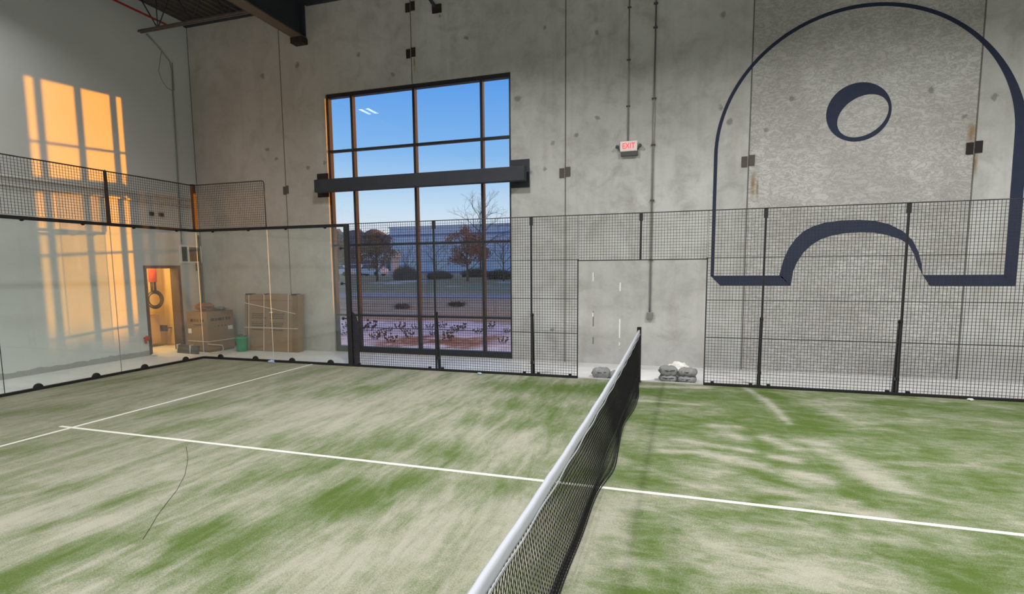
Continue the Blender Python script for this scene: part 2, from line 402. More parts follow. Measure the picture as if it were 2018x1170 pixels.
# window: bronze frame, mullions, panes
win = bpy.data.objects.new('window_1', None); COL.objects.link(win); win.location = (-5.27, 6.86, 0); OFF['window_1'] = (-5.27,6.86,0); struct(win)
F0, F1 = 6.81, 6.94
b = MB(); fw = .055
b.box(WX0, WX0+fw, F0, F1, 0, WZ1).box(WX1-fw, WX1, F0, F1, 0, WZ1).box(WX0+fw, WX1-fw, F0, F1, WZ1-.09, WZ1).box(WX0+fw, WX1-fw, F0-.02, F1, 0, .14)
b.build('frame', M['alu'], win)
MX = [-6.93, -5.28, -3.62]; MZ = [.92, 2.65, 4.06, 4.93]
for m in MX: MB().box(m-.03, m+.03, F0, F1, .14, WZ1-.09).build('mullion', M['alu'], win)
ed = [WX0+fw]+MX+[WX1-fw]
for zc in MZ:
    b = MB()
    for i in range(4): b.box(ed[i]+(.03 if i else 0), ed[i+1]-(.03 if i < 3 else 0), F0+.015, F1, zc-.025, zc+.025)
    b.build('transom', M['alu'], win)
ez = [.14]+MZ+[WZ1-.09]
for i in range(4):
    for k in range(5):
        MB().box(ed[i]-.005, ed[i+1]+.005, 6.895, 6.905, ez[k]-.005, ez[k+1]+.005).build('pane', M['window_glass'], win)

# doorway and riser closet behind it
door = bpy.data.objects.new('door_1', None); COL.objects.link(door); door.location = (XL, 5.55, 0); OFF['door_1'] = (XL,5.55,0); struct(door)
b = MB()
b.box(XL-.26, XL+.015, DY0-.045, DY0+.03, 0, DZ+.05).box(XL-.26, XL+.015, DY1-.03, DY1+.045, 0, DZ+.05).box(XL-.26, XL+.015, DY0+.03, DY1-.03, DZ-.02, DZ+.05)
b.build('door_frame', M['door_frame'], door)
b = MB(); cx0, cx1, cy0, cy1, cz = -13.15, XL-.24, 4.5, 7.0, 2.75
b.box(cx0-.1, cx0, cy0-.1, cy1, 0, cz).box(cx0, cx1, cy0-.1, cy0, 0, cz).box(cx0, cx1, cy1-.3, cy1-.25, 0, cz).box(cx0-.1, cx1, cy0-.1, cy1, cz, cz+.1)
struct(b.build('wall_closet', M['yellow_wall']))

# ------------------------------------------------------------------ steelwork
g = thing('roof_girder', (-8.19, 6.6, 7.58), 'deep dark steel I-beam with brown-grey lower flange meeting the far wall', 'beam')
MB().box(-8.34,-8.04,YN+.1,YW-.01,7.585,7.615).build('lower_flange', M['flange'], g)
MB().box(-8.205,-8.175,YN+.1,YW-.01,7.615,8.40).build('web', M['steel_dark'], g)
MB().box(-8.34,-8.04,YN+.1,YW-.01,8.40,8.44).build('upper_flange', M['steel_dark'], g)
MB().box(-8.32,-8.06,YW-.06,YW-.012,7.615,8.40).build('end_plate', M['steel_dark'], g)
MB().box(-8.36,-8.03,YW-.22,YW-.002,7.45,7.583).build('bearing_seat', M['plate_dark'], g)
def joist(y, label):
    t = thing('bar_joist', (-10, y, 7.6), label, 'roof joist', 'bar joists between the left wall and the girder')
    b = MB()
    for s in (-.035,.035): b.box(-11.52,-8.36,y+s-.022,y+s+.022,7.60,7.612).box(-11.52,-8.36,y+s-.004,y+s+.004,7.612,7.65)
    b.build('bottom_chord', M['plate'], t)
    b = MB()
    for s in (-.035,.035): b.box(-11.74,-8.21,y+s-.022,y+s+.022,8.39,8.44)
    b.build('top_chord', M['steel_dark'], t)
    nseg = 6; xs = [-11.45+i*(3.0/nseg) for i in range(nseg+1)]
    for i in range(nseg):
        a, c = (7.62, 8.40) if i%2 else (8.40, 7.62)
        MB().tube([(xs[i],y,a),(xs[i+1],y,c)], .014, 6).build('web_rod', M['steel_dark'], t)
    MB().tube([(-10.95,y,7.62),(-10.95,y,8.40)], .012, 6).build('web_rod', M['steel_dark'], t)
    return t
joist(5.22, 'open web steel joist with pale bottom chord, the one nearest the far wall')
joist(3.4, 'dark open web steel joist, second from the far wall')
tag(MB().tube([(-11.12,-1.5,7.88),(-11.12,5.6,7.88)], .024, 8).build('sprinkler_pipe', M['red_paint'], origin=(-11.12,2,7.88)), 'thin red sprinkler pipe running under the roof deck beside the left wall', 'pipe')
# diagonal kicker with plate near the top of the far wall
k = thing('kicker_brace', (-4.62,YW,7.8), 'short dark diagonal steel brace with square foot plate on upper far wall', 'brace')
MB().box(-4.72,-4.50,YW-.03,YW-.002,7.69,7.87).build('foot_plate', M['plate_dark'], k)
MB().bar((-4.64,YW-.03,7.82),(-5.0,YW-.45,8.40),.055).build('strut', M['steel_dark'], k)

# beam carried in front of the window
w = thing('window_header_beam', (-5.2,6.6,4.0), 'dark steel box beam crossing in front of the tall window', 'beam')
MB().bbox(-7.80,-2.53,6.44,6.62,3.91,4.21,.012).build('beam_tube', M['steel_dark'], w)
MB().box(-7.92,-7.60,YW-.02,YW-.002,3.83,4.40).box(-7.74,-7.64,6.62,YW-.02,3.95,4.17).build('end_bracket', M['plate_dark'], w)
MB().box(-2.94,-2.50,YW-.02,YW-.002,3.80,4.40).box(-2.9,-2.8,6.62,YW-.02,3.95,4.17).build('end_bracket', M['steel_dark'], w)
# weld plates over the joints
def plate(x, z, m, label, g='weld plates on the far wall', wd=.235, hg=.2):
    t = thing('weld_plate', (x,YW,z), label, 'metal plate', g)
    h = wd/2
    MB().bbox(x-h,x-.012,YW-.016,YW-.002,z-hg/2-.012,z+hg/2-.012,.003).build('plate_half', m, t)
    MB().bbox(x+.012,x+h,YW-.016,YW-.002,z-hg/2+.008,z+hg/2+.008,.003).build('plate_half', m, t)
plate(GX[1], 7.92, M['plate_dark'], 'dark square steel plate on wall joint above window, upper of two')
plate(GX[1]-.01, 6.93, M['plate_dark'], 'dark square steel plate on wall joint just above the window, lower of two')
plate(GX[0], 4.06, M['plate'], 'small brown-grey plate on wall joint between corner and window', wd=.16)
plate(GX[2]-.01, 4.07, M['plate'], 'grey steel plate on wall joint between window and exit sign')
plate(GX[3]-.01, 4.07, M['plate'], 'grey plate with rust run below on left joint of navy mural')
plate(GX[4]-.01, 4.06, M['plate_dark'], 'dark rusty plate on right joint of the navy mural')
# conduits
c = thing('conduit', (.09,YW,1.06), 'long vertical metal conduit down far wall ending in junction box behind net', 'conduit', 'vertical conduits on the far wall')
MB().tube([(.10,YW-.03,8.3),(.085,YW-.03,1.12)], .016, 8).build('pipe', M['conduit'], c)
for z in (7.2,6.75,5.4,4.5,3.4,2.2): MB().box(.05,.135,YW-.05,YW-.002,z-.012,z+.012).build('strap_clip', M['plate'], c)
MB().bbox(.025,.15,YW-.07,YW-.002,.98,1.12,.008).build('junction_box', M['conduit'], c)
c = thing('conduit', (-.42,YW,4.6), 'short vertical metal conduit on far wall leading down to exit sign', 'conduit', 'vertical conduits on the far wall')
MB().tube([(-.42,YW-.025,8.3),(-.41,YW-.025,4.62)], .012, 8).build('pipe', M['conduit'], c)
for z in (7.2,6.2,5.3): MB().box(-.455,-.38,YW-.04,YW-.002,z-.01,z+.01).build('strap_clip', M['plate'], c)

# exit sign
e = thing('exit_sign', (-.39,YW,4.5), 'lit red and white exit sign with twin emergency lamps on far wall', 'exit sign')
MB().bbox(-.56,-.22,YW-.09,YW-.035,4.40,4.60,.008).build('sign_face', M['sign_white'], e)
MB().bbox(-.545,-.205,YW-.085,YW-.002,4.31,4.396,.008).build('battery_housing', M['grey_box'], e)
MB().box(-.5,-.28,YW-.035,YW-.002,4.42,4.58).build('mount', M['grey_box'], e)
for sx in (-.62,-.165):
    b = MB(); b.lathe([(0,-.03),(.028,-.03),(.038,.03),(.0,.035)], (sx,YW-.09,4.50), 14, 'y').tube([(sx,YW-.06,4.49),(sx*.6-.39*.4,YW-.05,4.38)], .008, 6)
    b.build('lamp_head', M['grey_box'], e)
def text_mesh(body, size, depth, mat, name, parent, loc, rot, sx=1.0):
    cu = bpy.data.curves.new('lettering', 'FONT'); cu.body = body; cu.size = size; cu.extrude = depth; cu.align_x = 'CENTER'; cu.align_y = 'CENTER'
    ob = bpy.data.objects.new('lettering_source', cu); COL.objects.link(ob)
    dg = bpy.context.evaluated_depsgraph_get(); me = bpy.data.meshes.new_from_object(ob.evaluated_get(dg)); bpy.data.objects.remove(ob); bpy.data.curves.remove(cu)
    me.transform(Matrix.Translation(Vector(loc)-Vector(OFF[parent.name])) @ Matrix.Rotation(rot[2],4,'Z') @ Matrix.Rotation(rot[0],4,'X') @ Matrix.Diagonal((sx,1,1,1)))
    o = bpy.data.objects.new(name, me); COL.objects.link(o); me.materials.clear(); me.materials.append(mat); o.parent = parent; OFF[o.name] = OFF[parent.name]
    return o
text_mesh('EXIT', .155, .003, M['sign_red'], 'lettering', e, (-.39,YW-.093,4.50), (PI/2,0,0), .8)

# navy mural
mu = thing('wall_mural', (3.65,YW,1.7), 'huge navy painted outline of arch with round hole on the rough concrete panel', 'mural')
y0, y1 = YW-.004, YW-.001
def arc(cx, cz, rx, rz, a0, a1, n=48): return [(cx+rx*math.cos(math.radians(a0+(a1-a0)*i/n)), cz+rz*math.sin(math.radians(a0+(a1-a0)*i/n))) for i in range(n+1)]
b = MB()
cx, cz, R = 3.67, 4.23, 2.40
def flare(p, i, n): # the right side of the outline widens towards its foot
    f_ = max(0, (i/n-.70)/.30); return (p[0]+.125*f_**1.5, p[1])
oa = arc(cx,cz,R+.02,R+.05,180,0,64)
outer = [(1.25,1.86)]+[flare(p,i,64) for i, p in enumerate(oa)]+[(6.215,1.67)]
inner = [(1.315,1.86)]+arc(cx,cz,R-.045,R-.015,180,0,64)+[(6.045,1.86)]
b.strip(outer, inner, y0, y1)
b.prism([(1.25,1.87),(2.53,1.87),(2.71,1.67),(1.44,1.67)], 'y', y0, y1)
b.prism([(4.85,1.87),(6.044,1.87),(6.214,1.67),(4.97,1.67)], 'y', y0, y1)
b.build('arch_outline', M['navy'], mu)
nf = [(2.50,1.87),(2.56,2.16),(2.64,2.38),(2.75,2.56),(2.88,2.70),(3.04,2.79),(3.22,2.85),(3.5,2.885),(3.8,2.885),(4.05,2.86),(4.28,2.79),(4.5,2.66),(4.66,2.49),(4.76,2.28),(4.82,2.06),(4.85,1.87)]
ni = [(2.71,1.67),(2.74,1.95),(2.80,2.12),(2.90,2.30),(3.03,2.44),(3.18,2.545),(3.36,2.61),(3.58,2.65),(3.82,2.66),(4.05,2.645),(4.25,2.60),(4.46,2.52),(4.60,2.42),(4.70,2.23),(4.77,2.03),(4.97,1.67)]
MB().strip(nf, ni, y0, y1).build('inner_arch_band', M['navy'], mu)
ro = arc(3.685,4.815,.518,.518,0,360,72); ri = arc(3.765,4.745,.392,.388,0,360,72)
ri = [(3.755+.40*math.cos(t)*1.0+.035*math.sin(t), 4.742+.365*math.sin(t)+.05*math.cos(t)) for t in [math.radians(i*5) for i in range(73)]]
MB().strip(ro, ri, y0, y1).build('round_hole_band', M['navy'], mu)

# left wall fittings
for z, lab in ((3.90,'upper of two white horizontal pipes along the left wall above the glass'),(3.74,'lower of two white horizontal pipes along the left wall above the glass')):
    p_ = thing('wall_pipe', (XL,1,z), lab, 'pipe', 'horizontal pipes on the left wall')
    MB().tube([(XL+.035,-6,z),(XL+.035,6.68,z)], .024, 10).build('pipe', M['label'], p_)
    for yy in (-4,-1,2,4.2,6.4): MB().box(XL+.002,XL+.035,yy-.02,yy+.02,z-.03,z+.03).build('clip', M['conduit'], p_)
c = thing('conduit', (XL,6.2,2.8), 'thin pale conduit running down left wall near the corner with loose cable loop', 'conduit')
MB().tube([(XL+.05,5.55,7.72),(XL+.05,5.9,7.5),(XL+.03,6.17,7.30),(XL+.02,6.22,7.1),(XL+.02,6.18,4.4),(XL+.02,6.15,2.75)], .015, 8).build('pipe', M['conduit'], c)
MB().tube([(XL+.05,5.93,7.45),(XL+.06,5.86,7.2),(XL+.06,5.80,6.95),(XL+.06,5.88,6.75),(XL+.05,6.02,6.62),(XL+.03,6.2,6.6)], .007, 6).build('cable', M['conduit'], c)
MB().tube([(XL+.03,6.24,7.3),(XL+.03,6.24,6.62)], .006, 6).build('cable', M['conduit'], c)
for yy, lab in ((5.36,'small dark outlet box on the left wall above the doorway, left of two'),(5.62,'small dark outlet box on the left wall above the doorway, right of two')):
    t = thing('outlet_box', (XL,yy,3.46), lab, 'electrical box', 'outlet boxes above the doorway')
    MB().bbox(XL+.002,XL+.05,yy-.055,yy+.055,3.41,3.50,.006).build('box_body', M['grey_box'], t)
    MB().box(XL+.05,XL+.055,yy-.035,yy+.035,3.43,3.48).build('cover', M['plate_dark'], t)
v = thing('wall_grille', (XL,6.4,2.3), 'white framed wall grille with two dark openings right of the doorway', 'vent')
b = MB(); b.box(XL+.001,XL+.03,6.08,6.74,2.26,2.30).box(XL+.001,XL+.03,6.08,6.74,2.68,2.72)
for yy in (6.08,6.31,6.70): b.box(XL+.001,XL+.03,yy,yy+.05,2.30,2.68)
b.build('grille_frame', M['label'], v)
MB().box(XL+.001,XL+.006,6.13,6.31,2.30,2.68).box(XL+.001,XL+.006,6.36,6.70,2.30,2.68).build('dark_backing', M['black_matte'], v)
b = MB()
for i in range(5): b.box(XL+.006,XL+.02,6.145+i*.033,6.155+i*.033,2.30,2.68)
b.build('louvre', M['plate'], v)
MB().tube([(XL+.03,6.55,2.26),(XL+.03,6.55,2.05)], .012, 6).build('drain_stub', M['plate_dark'], v)
tag(MB().tube([(-11.70,6.66,3.0),(-11.70,6.66,1.05)], .022, 8).build('corner_pipe', M['door_frame'], origin=(-11.7,6.66,1)), 'dark brown pipe standing in the room corner above the cardboard box', 'pipe')
va = thing('hose_valve', (XL,5.0,.3), 'small dark red valve on left wall beside the doorway', 'valve')
MB().lathe([(0,-.02),(.06,-.02),(.06,.02),(0,.02)], (XL+.10,4.93,.43), 14, 'x').build('hand_wheel', M['red_paint'], va)
MB().tube([(XL+.002,4.93,.43),(XL+.10,4.93,.43)], .02, 8).tube([(XL+.05,4.93,.43),(XL+.05,4.93,.3)], .025, 8).build('valve_body', M['red_paint'], va)

# inside the closet
r = thing('riser_pipe', (-12.9,6.22,0), 'orange red riser pipe with black hose coil seen through the doorway', 'pipe')
MB().tube([(-12.9,6.22,2.74),(-12.9,6.22,1.76)], .095, 16).build('riser', M['orange_red'], r)
MB().tube([(-12.9,6.17,1.76),(-12.9,6.17,1.5)], .03, 8).tube([(-12.9,6.27,1.76),(-12.9,6.27,1.5)], .03, 8).build('hanging_tail', M['hose'], r)
co = MB()
for q in range(5):
    rr = .17+.018*q; pts = [(-12.86+.02*(q%3), 6.2+rr*math.cos(a), 1.29+rr*math.sin(a)) for a in [2*PI*i/28 for i in range(29)]]
    co.tube(pts, .014, 6, False)
tag(co.build('hose_coil', M['hose'], origin=(-12.86,6.2,1.1)), 'round coil of black hose hanging under the orange red riser pipe', 'hose')
tag(MB().bbox(-13.14,-12.98,6.04,6.40,.08,.88,.01).build('cabinet', M['tan_box'], origin=(-13.05,6.2,0)), 'tan cabinet standing on closet floor below the hose coil', 'cabinet')
t = thing('shelf_bracket', (-13.1,6.55,.4), 'low dark metal bracket on closet wall right of the tan cabinet', 'bracket')
MB().box(-13.14,-12.85,6.46,6.52,.40,.56).build('upright', M['plate_dark'], t); MB().box(-12.95,-12.88,6.5,6.68,.46,.49).build('rail', M['plate_dark'], t)

# turf with its lines
x0, x1, ya, yb, st = -10.0, 10.0, -5.02, 4.985, .04
STROKES = [[1,0.25,0.5,[[-9.82,1.9],[-9.35,2.84]]],[1,0.2,0.5,[[-8.63,0.15],[-8.25,0.76]]],[1,0.15,0.5,[[-6.65,-0.97],[-6.58,-0.84]]],[1,0.25,0.3,[[-6.42,-0.68],[-6.22,0.09]]],[1,0.25,0.45,[[-6.87,0.77],[-5.47,2.12]]],[1,0.2,0.5,[[-5.68,0.25],[-5.55,0.69]]],[1,0.3,0.8,[[-4.7,2.56],[-4.53,3.1]]],[1,0.15,0.45,[[-5.3,-1.74],[-4.78,-1.43]]],[1,0.1,0.85,[[-4.16,-2.09],[-4.16,-1.73],[-4.11,-1.12]]],[1,0.15,0.6,[[-3.62,-2.69],[-3.42,-2.02]]],[1,0.12,0.6,[[-3.36,-2.79],[-3.12,-2.48],[-2.77,-2.3]]],[1,0.16,0.95,[[-2.93,-2.1],[-2.88,-1.93],[-2.83,-1.7]]],[1,0.15,0.45,[[-3.38,-1.07],[-3.23,-0.57]]],[1,0.15,0.45,[[-3.61,0.22],[-3.52,0.5]]],[1,0.18,0.75,[[-2.42,-1.98],[-2.45,-1.73],[-2.06,-0.87]]],[1,0.15,0.6,[[-2.55,-1.11],[-2.22,-0.62]]],[1,0.15,0.55,[[-2.88,-0.28],[-2.62,-0.01]]],[1,0.1,0.8,[[-2.12,-2.39],[-2.06,-2.24]]],[1,0.2,0.85,[[-2.05,-0.96],[-1.78,-0.34]]],[1,0.2,0.4,[[-3.22,0.09],[-2.58,0.56],[-1.6,0.39]]],[1,0.25,0.35,[[-2.73,0.82],[-1.7,0.63]]],[1,0.35,0.8,[[-2.25,3.98],[-0.56,3.96]]],[1,0.3,0.5,[[-1.45,2.74],[-0.46,2.72]]],[1,0.3,0.35,[[-1.75,1.8],[-0.66,1.87]]],[1,0.2,0.35,[[-1.46,-0.44],[-0.82,-0.25]]],[1,0.2,0.4,[[-3.02,-0.64],[-2.68,0.08]]],[1,0.1,0.35,[[-2.07,-2.09],[-1.94,-1.6]]],[1,0.12,0.3,[[-1.64,-1.51],[-1.39,-1.17]]],[1,0.3,0.3,[[-2.62,2.41],[-1.83,2.96]]],[1,0.35,0.7,[[0.18,4.25],[1.81,4.04]]],[1,0.2,0.85,[[0.82,2.68],[1.43,2.97],[1.63,2.26],[1.61,1.3]]],[1,0.25,0.75,[[0.16,2.55],[0.82,2.34]]],[1,0.12,0.5,[[0.02,1.24],[0.21,1.47]]],[1,0.2,0.6,[[0.33,0.93],[0.9,1.09]]],[1,0.2,0.8,[[-0.01,0.34],[0.46,0.29]]],[1,0.3,0.9,[[2.0,4.75],[2.24,3.72],[2.36,3.12]]],[1,0.3,0.8,[[1.99,2.9],[2.38,2.78]]],[1,0.22,1.0,[[2.0,2.26],[2.13,1.69],[2.2,1.12],[2.26,0.77]]],[1,0.16,0.65,[[2.26,0.77],[2.29,0.4],[2.36,0.13]]],[1,0.15,0.75,[[1.53,0.73],[1.67,0.31],[1.8,0.06]]],[1,0.3,0.55,[[3.28,4.3],[5.12,4.15]]],[1,0.25,0.7,[[3.23,3.14],[4.06,2.86]]],[1,0.2,0.45,[[2.55,2.52],[3.29,2.54]]],[1,0.2,0.75,[[3.39,1.61],[3.77,1.27]]],[1,0.2,0.5,[[2.93,0.69],[3.43,0.84]]],[1,0.2,0.5,[[2.52,1.88],[3.02,1.71]]],[1,0.15,0.5,[[2.71,0.9],[2.97,0.81]]],[1,0.18,1.0,[[0.52,-0.76],[0.54,-1.2],[0.49,-1.64]]],[1,0.12,0.7,[[0.66,-0.97],[0.68,-1.48]]],[1,0.05,0.5,[[0.27,-1.22],[0.34,-1.58]]],[1,0.2,0.9,[[2.34,-0.75],[2.45,-0.81],[2.49,-1.01]]],[1,0.15,0.4,[[2.19,-0.44],[2.53,-0.37]]],[1,0.12,0.4,[[1.07,0.03],[1.6,0.09]]],[1,0.12,0.6,[[2.94,-0.1],[3.15,-0.11]]],[1,0.12,0.5,[[1.95,0.1],[2.02,-0.22]]],[1,0.3,0.7,[[-1.28,4.12],[-0.51,4.24]]],[1,0.12,0.3,[[0.54,-0.41],[1.4,-0.24]]],[1,0.15,0.4,[[2.22,-0.7],[3.01,-0.39]]],[-1,0.15,0.9,[[-4.56,-2.1],[-4.28,-1.85]]],[-1,0.12,0.7,[[-3.93,-2.02],[-3.78,-1.82]]],[-1,0.12,0.8,[[-4.33,-1.64],[-4.2,-1.31],[-4.11,-0.83]]],[-1,0.2,0.7,[[-8.26,2.34],[-7.5,2.37]]],[-1,0.4,0.7,[[-4.75,1.5],[-4.07,1.82]]],[-1,0.03,0.9,[[-3.26,-2.66],[-3.23,-2.41],[-3.2,-2.12]]],[-1,0.08,0.6,[[-2.92,-2.26],[-2.98,-2.06]]],[-1,0.05,0.7,[[-5.18,-1.8],[-5.04,-1.61]]],[-1,0.5,0.5,[[-5.45,1.6],[-4.33,2.61],[-2.87,3.4]]],[-1,0.3,0.5,[[-3.99,0.91],[-3.21,1.65]]],[-1,0.3,0.45,[[-1.97,1.26],[-0.72,1.01]]],[-1,0.4,0.4,[[-1.15,-1.36],[-0.89,-0.73]]],[-1,0.3,0.5,[[-1.59,-2.07],[-1.19,-1.53]]],[-1,0.1,1.0,[[1.69,2.08],[1.95,1.72]]],[-1,0.08,1.0,[[1.71,1.37],[1.88,1.31]]],[-1,0.09,0.9,[[1.85,0.89],[2.08,0.77]]],[-1,0.17,0.85,[[2.2,2.05],[2.49,1.34],[2.61,0.81]]],[-1,0.1,0.85,[[1.0,1.28],[1.53,1.06]]],[-1,0.07,0.8,[[1.49,0.37],[1.85,0.32],[2.16,0.31]]],[-1,0.1,0.9,[[0.04,-1.51],[0.06,-1.04],[0.13,-0.53]]],[-1,0.08,0.8,[[1.16,2.43],[1.41,2.45]]],[-1,0.06,0.9,[[1.75,5.05],[1.98,4.09],[2.09,2.81]]],[-1,0.07,0.9,[[0.73,1.71],[1.47,1.49]]],[-1,0.06,0.9,[[0.56,1.23],[1.0,1.28]]],[-1,0.08,0.9,[[-0.03,4.56],[1.14,4.79]]],[-1,0.05,0.9,[[0.08,3.55],[0.96,3.5]]],[-1,0.1,0.6,[[1.16,2.38],[1.44,1.92]]],[-1,0.2,0.6,[[2.62,4.12],[3.11,4.26]]],[-1,0.07,0.6,[[2.83,1.51],[3.61,1.67]]],[-1,0.08,0.7,[[1.63,0.1],[2.33,0.12]]],[-1,0.12,0.5,[[0.12,-0.15],[1.06,-0.07]]],[-1,0.3,0.55,[[0.79,-0.82],[1.51,-1.06]]],[-1,0.1,0.5,[[0.24,-0.5],[0.4,-1.4]]],[-1,0.08,0.7,[[2.03,-0.38],[2.33,-0.36]]],[-1,0.1,0.55,[[2.75,3.6],[2.94,3.06],[3.84,3.43]]],[-1,0.008,0.8,[[1.85,4.37],[2.01,2.37],[2.11,0.78],[2.05,-0.29],[2.05,-1.13]]],[-1,0.02,0.3,[[-0.12,-0.22],[-0.28,3.61]]]]
nx, ny = int((x1-x0)/st)+1, int((yb-ya)/st)+1
gx = np.linspace(x0, x1, nx); gy = np.linspace(ya, yb, ny); PX, PY = np.meshgrid(gx, gy)
side = 1/(1+np.exp(-PX*3)); att = .33+.17*side+.10*np.clip((PX+3)/3,0,1)*(PY>1)
wob = .12*np.sin(PX*5.1+1.7*np.sin(PY*3.3))+.10*np.sin(PY*6.7+2.1*np.sin(PX*4.1))
for sg, wd, val, pts in STROKES:
    d = np.full(PX.shape, 1e9)
    for (ax, ay), (bx, by) in zip(pts[:-1], pts[1:]):
        dx, dy = bx-ax, by-ay; L2 = dx*dx+dy*dy+1e-9
        u = np.clip(((PX-ax)*dx+(PY-ay)*dy)/L2, 0, 1)
        d = np.minimum(d, np.hypot(PX-ax-u*dx, PY-ay-u*dy))
    wd2 = wd*1.25 if wd > .02 else .02
    f = np.exp(-(d*(1+wob*(wd > .02))/wd2)**2)*(.85 if wd > .02 else .2)
    tgt = 1.02 if sg > 0 else .0
    att = att*(1-f*val)+tgt*f*val
me = bpy.data.meshes.new('artificial_turf')
vs = np.stack([PX.ravel(), PY.ravel(), np.zeros(nx*ny)], 1)
I = (np.arange(ny-1)[:,None]*nx+np.arange(nx-1)[None,:]).ravel()
F = np.stack([I, I+1, I+nx+1, I+nx], 1)
me.from_pydata(vs.tolist(), [], F.tolist())
at = me.attributes.new('green', 'FLOAT', 'POINT'); at.data.foreach_set('value', att.ravel().astype(np.float32))
me.materials.append(M['turf']); tf = bpy.data.objects.new('artificial_turf', me); COL.objects.link(tf); OFF[tf.name] = (0,0,0)
tag(tf, 'green court turf dusted with pale sand, covering the court floor', 'turf')
MB().box(-6.975,-6.925,-5,4.98,.0,.003).build('service_line', M['white_line'], tf)
MB().box(-7.16,9.9,-.025,.025,.0,.0035).build('center_line', M['white_line'], tf)
tag(MB().tube([(-4.79,-.18,.003),(-4.4,-.51,.003),(-4.04,-.87,.003),(-3.78,-1.19,.003),(-3.62,-1.43,.003),(-3.47,-1.65,.003),(-3.32,-1.84,.003),(-3.2,-2.0,.003)], .002, 5).build('loose_thread', M['plate_dark'], origin=(-4,-.9,0)),
    'thin dark thread lying in a curve on the sandy turf', 'thread')

# ------------------------------------------------------------------ court enclosure
def wires(b, x0, x1, z0, z1, pitch=.05, r=.0026, axis='x', c=5.0):
    """welded wire grid in the plane y=c (axis x) or x=c (axis y)"""
    n = int(round((x1-x0)/pitch)); m = int(round((z1-z0)/pitch))
    for i in range(n+1):
        u = x0+(x1-x0)*i/n
        b.box(u-r,u+r,c-r,c+r,z0,z1) if axis == 'x' else b.box(c-r,c+r,u-r,u+r,z0,z1)
    for k in range(m+1):
        z = z0+(z1-z0)*k/m
        b.box(x0,x1,c-r*2.4,c-r,z-r,z+r) if axis == 'x' else b.box(c-r*2.4,c-r,x0,x1,z-r,z+r)
    return b
def glass_panel(axis, a, c, label, group, edge):
    """2 m x 3 m tempered pane standing on a black rail with half-round clamps; a = start, plane at c"""
    ctr = (a+1, c, 0) if axis == 'x' else (c, a+1, 0)
    t = thing('glass_panel', ctr, label, 'glass panel', group)
    def B(mb, u0, u1, w0, w1, z0, z1): return mb.box(u0,u1,c+w0,c+w1,z0,z1) if axis == 'x' else mb.box(c+w0,c+w1,u0,u1,z0,z1)
    B(MB(), a+.006, a+1.994, -.006, .006, .04, 2.95).build('glass_pane', M['court_glass'], t)
    B(MB(), a, a+.005, -.007, .007, .05, 2.93).build('edge_strip', edge, t)
    B(MB(), a, a+2, -.035, .035, -.01, .045).build('bottom_rail', M['black_matte'], t)
    B(MB(), a, a+2, -.025, .025, 2.94, 3.0).build('top_rail', M['black_matte'], t)
    for u in (a+.5, a+1.5):
        b = MB(); cc = (u, c, .035) if axis == 'x' else (c, u, .035)
        b.lathe([(0,-.02),(.072,-.02),(.08,-.012),(.08,.012),(.072,.02),(0,.02)], cc, 20, 'y' if axis == 'x' else 'x', 0, PI) if axis == 'x' else b.lathe([(0,-.02),(.072,-.02),(.08,-.012),(.08,.012),(.072,.02),(0,.02)], cc, 20, 'x', -0, PI)
        b.build('clamp', M['black_matte'], t)
        b = MB(); cc = (u, c, 2.945) if axis == 'x' else (c, u, 2.945)
        b.lathe([(0,-.016),(.03,-.016),(.03,.016),(0,.016)], cc, 12, 'y' if axis == 'x' else 'x'); b.build('top_clamp', M['black_matte'], t)
    return t
# axis 'x' lathe maps (r cos, r sin) to (y, z): half discs stand on the rail
GP = 'glass panels of the court enclosure'
glass_panel('y', 3, -10, 'glass panel of the back wall, the one meeting the far corner', GP, M['conduit'])
glass_panel('y', 1, -10, 'glass panel of the back wall, second from the far corner', GP, M['black_matte'])
glass_panel('y', -1, -10, 'glass panel of the back wall at the left edge of the photo', GP, M['black_matte'])
glass_panel('x', -10, 5, 'side glass panel next to the corner, with cardboard box behind it', GP, M['glass_edge'])
glass_panel('x', -8, 5, 'side glass panel next to thick black post, crate partly behind it', GP, M['glass_edge'])
def upper_mesh(axis, a, c, label, group='mesh panels above the glass', closed=False):
    ctr = (a+1, c, 3.0) if axis == 'x' else (c, a+1, 3.0)
    t = thing('upper_mesh_panel', ctr, label, 'mesh panel', group)
    wires(MB(), a+.02, a+1.98, 3.02, 3.98, .05, .0026, axis, c).build('wire_mesh', M['wire'], t)
    b = MB(); r = .011
    if axis == 'x':
        b.tube([(a,c,3.99),(a+1.93,c,3.99),(a+1.975,c,3.97),(a+1.99,c,3.92),(a+1.99,c,3.0)], r, 6)
    else: b.tube([(c,a,3.99),(c,a+2,3.99)], r, 6)
    b.build('top_wire', M['black'], t)
    return t
upper_mesh('y', 3, -10, 'black wire mesh panel above back wall glass, next to the corner')
upper_mesh('y', 1, -10, 'black wire mesh panel above back wall glass, second from corner')
upper_mesh('y', -1, -10, 'black wire mesh panel above back wall glass at the left photo edge')
upper_mesh('x', -10, 5, 'black wire mesh panel above side glass right of the corner post')
p = thing('upper_post', (-10,5,3), 'dark red-brown corner post between the two upper mesh panels', 'post', 'upper fence posts')
MB().bbox(-10.04,-9.96,4.96,5.04,3.0,4.0,.006).build('tube', M['corner_post'], p); MB().bbox(-10.05,-9.95,4.95,5.05,3.995,4.01,.003).build('cap', M['black'], p)
p = thing('upper_post', (-10,3,3), 'thin black post in front of sunlit patch between upper mesh panels', 'post', 'upper fence posts')
MB().prism([(2.97,3.0),(3.03,3.0),(3.018,3.98),(2.982,3.98)], 'x', -10.03, -9.98).build('tube', M['black'], p); MB().tube([(-10,3,3.98),(-10,3,4.01)], .012, 8).build('cap', M['black'], p)

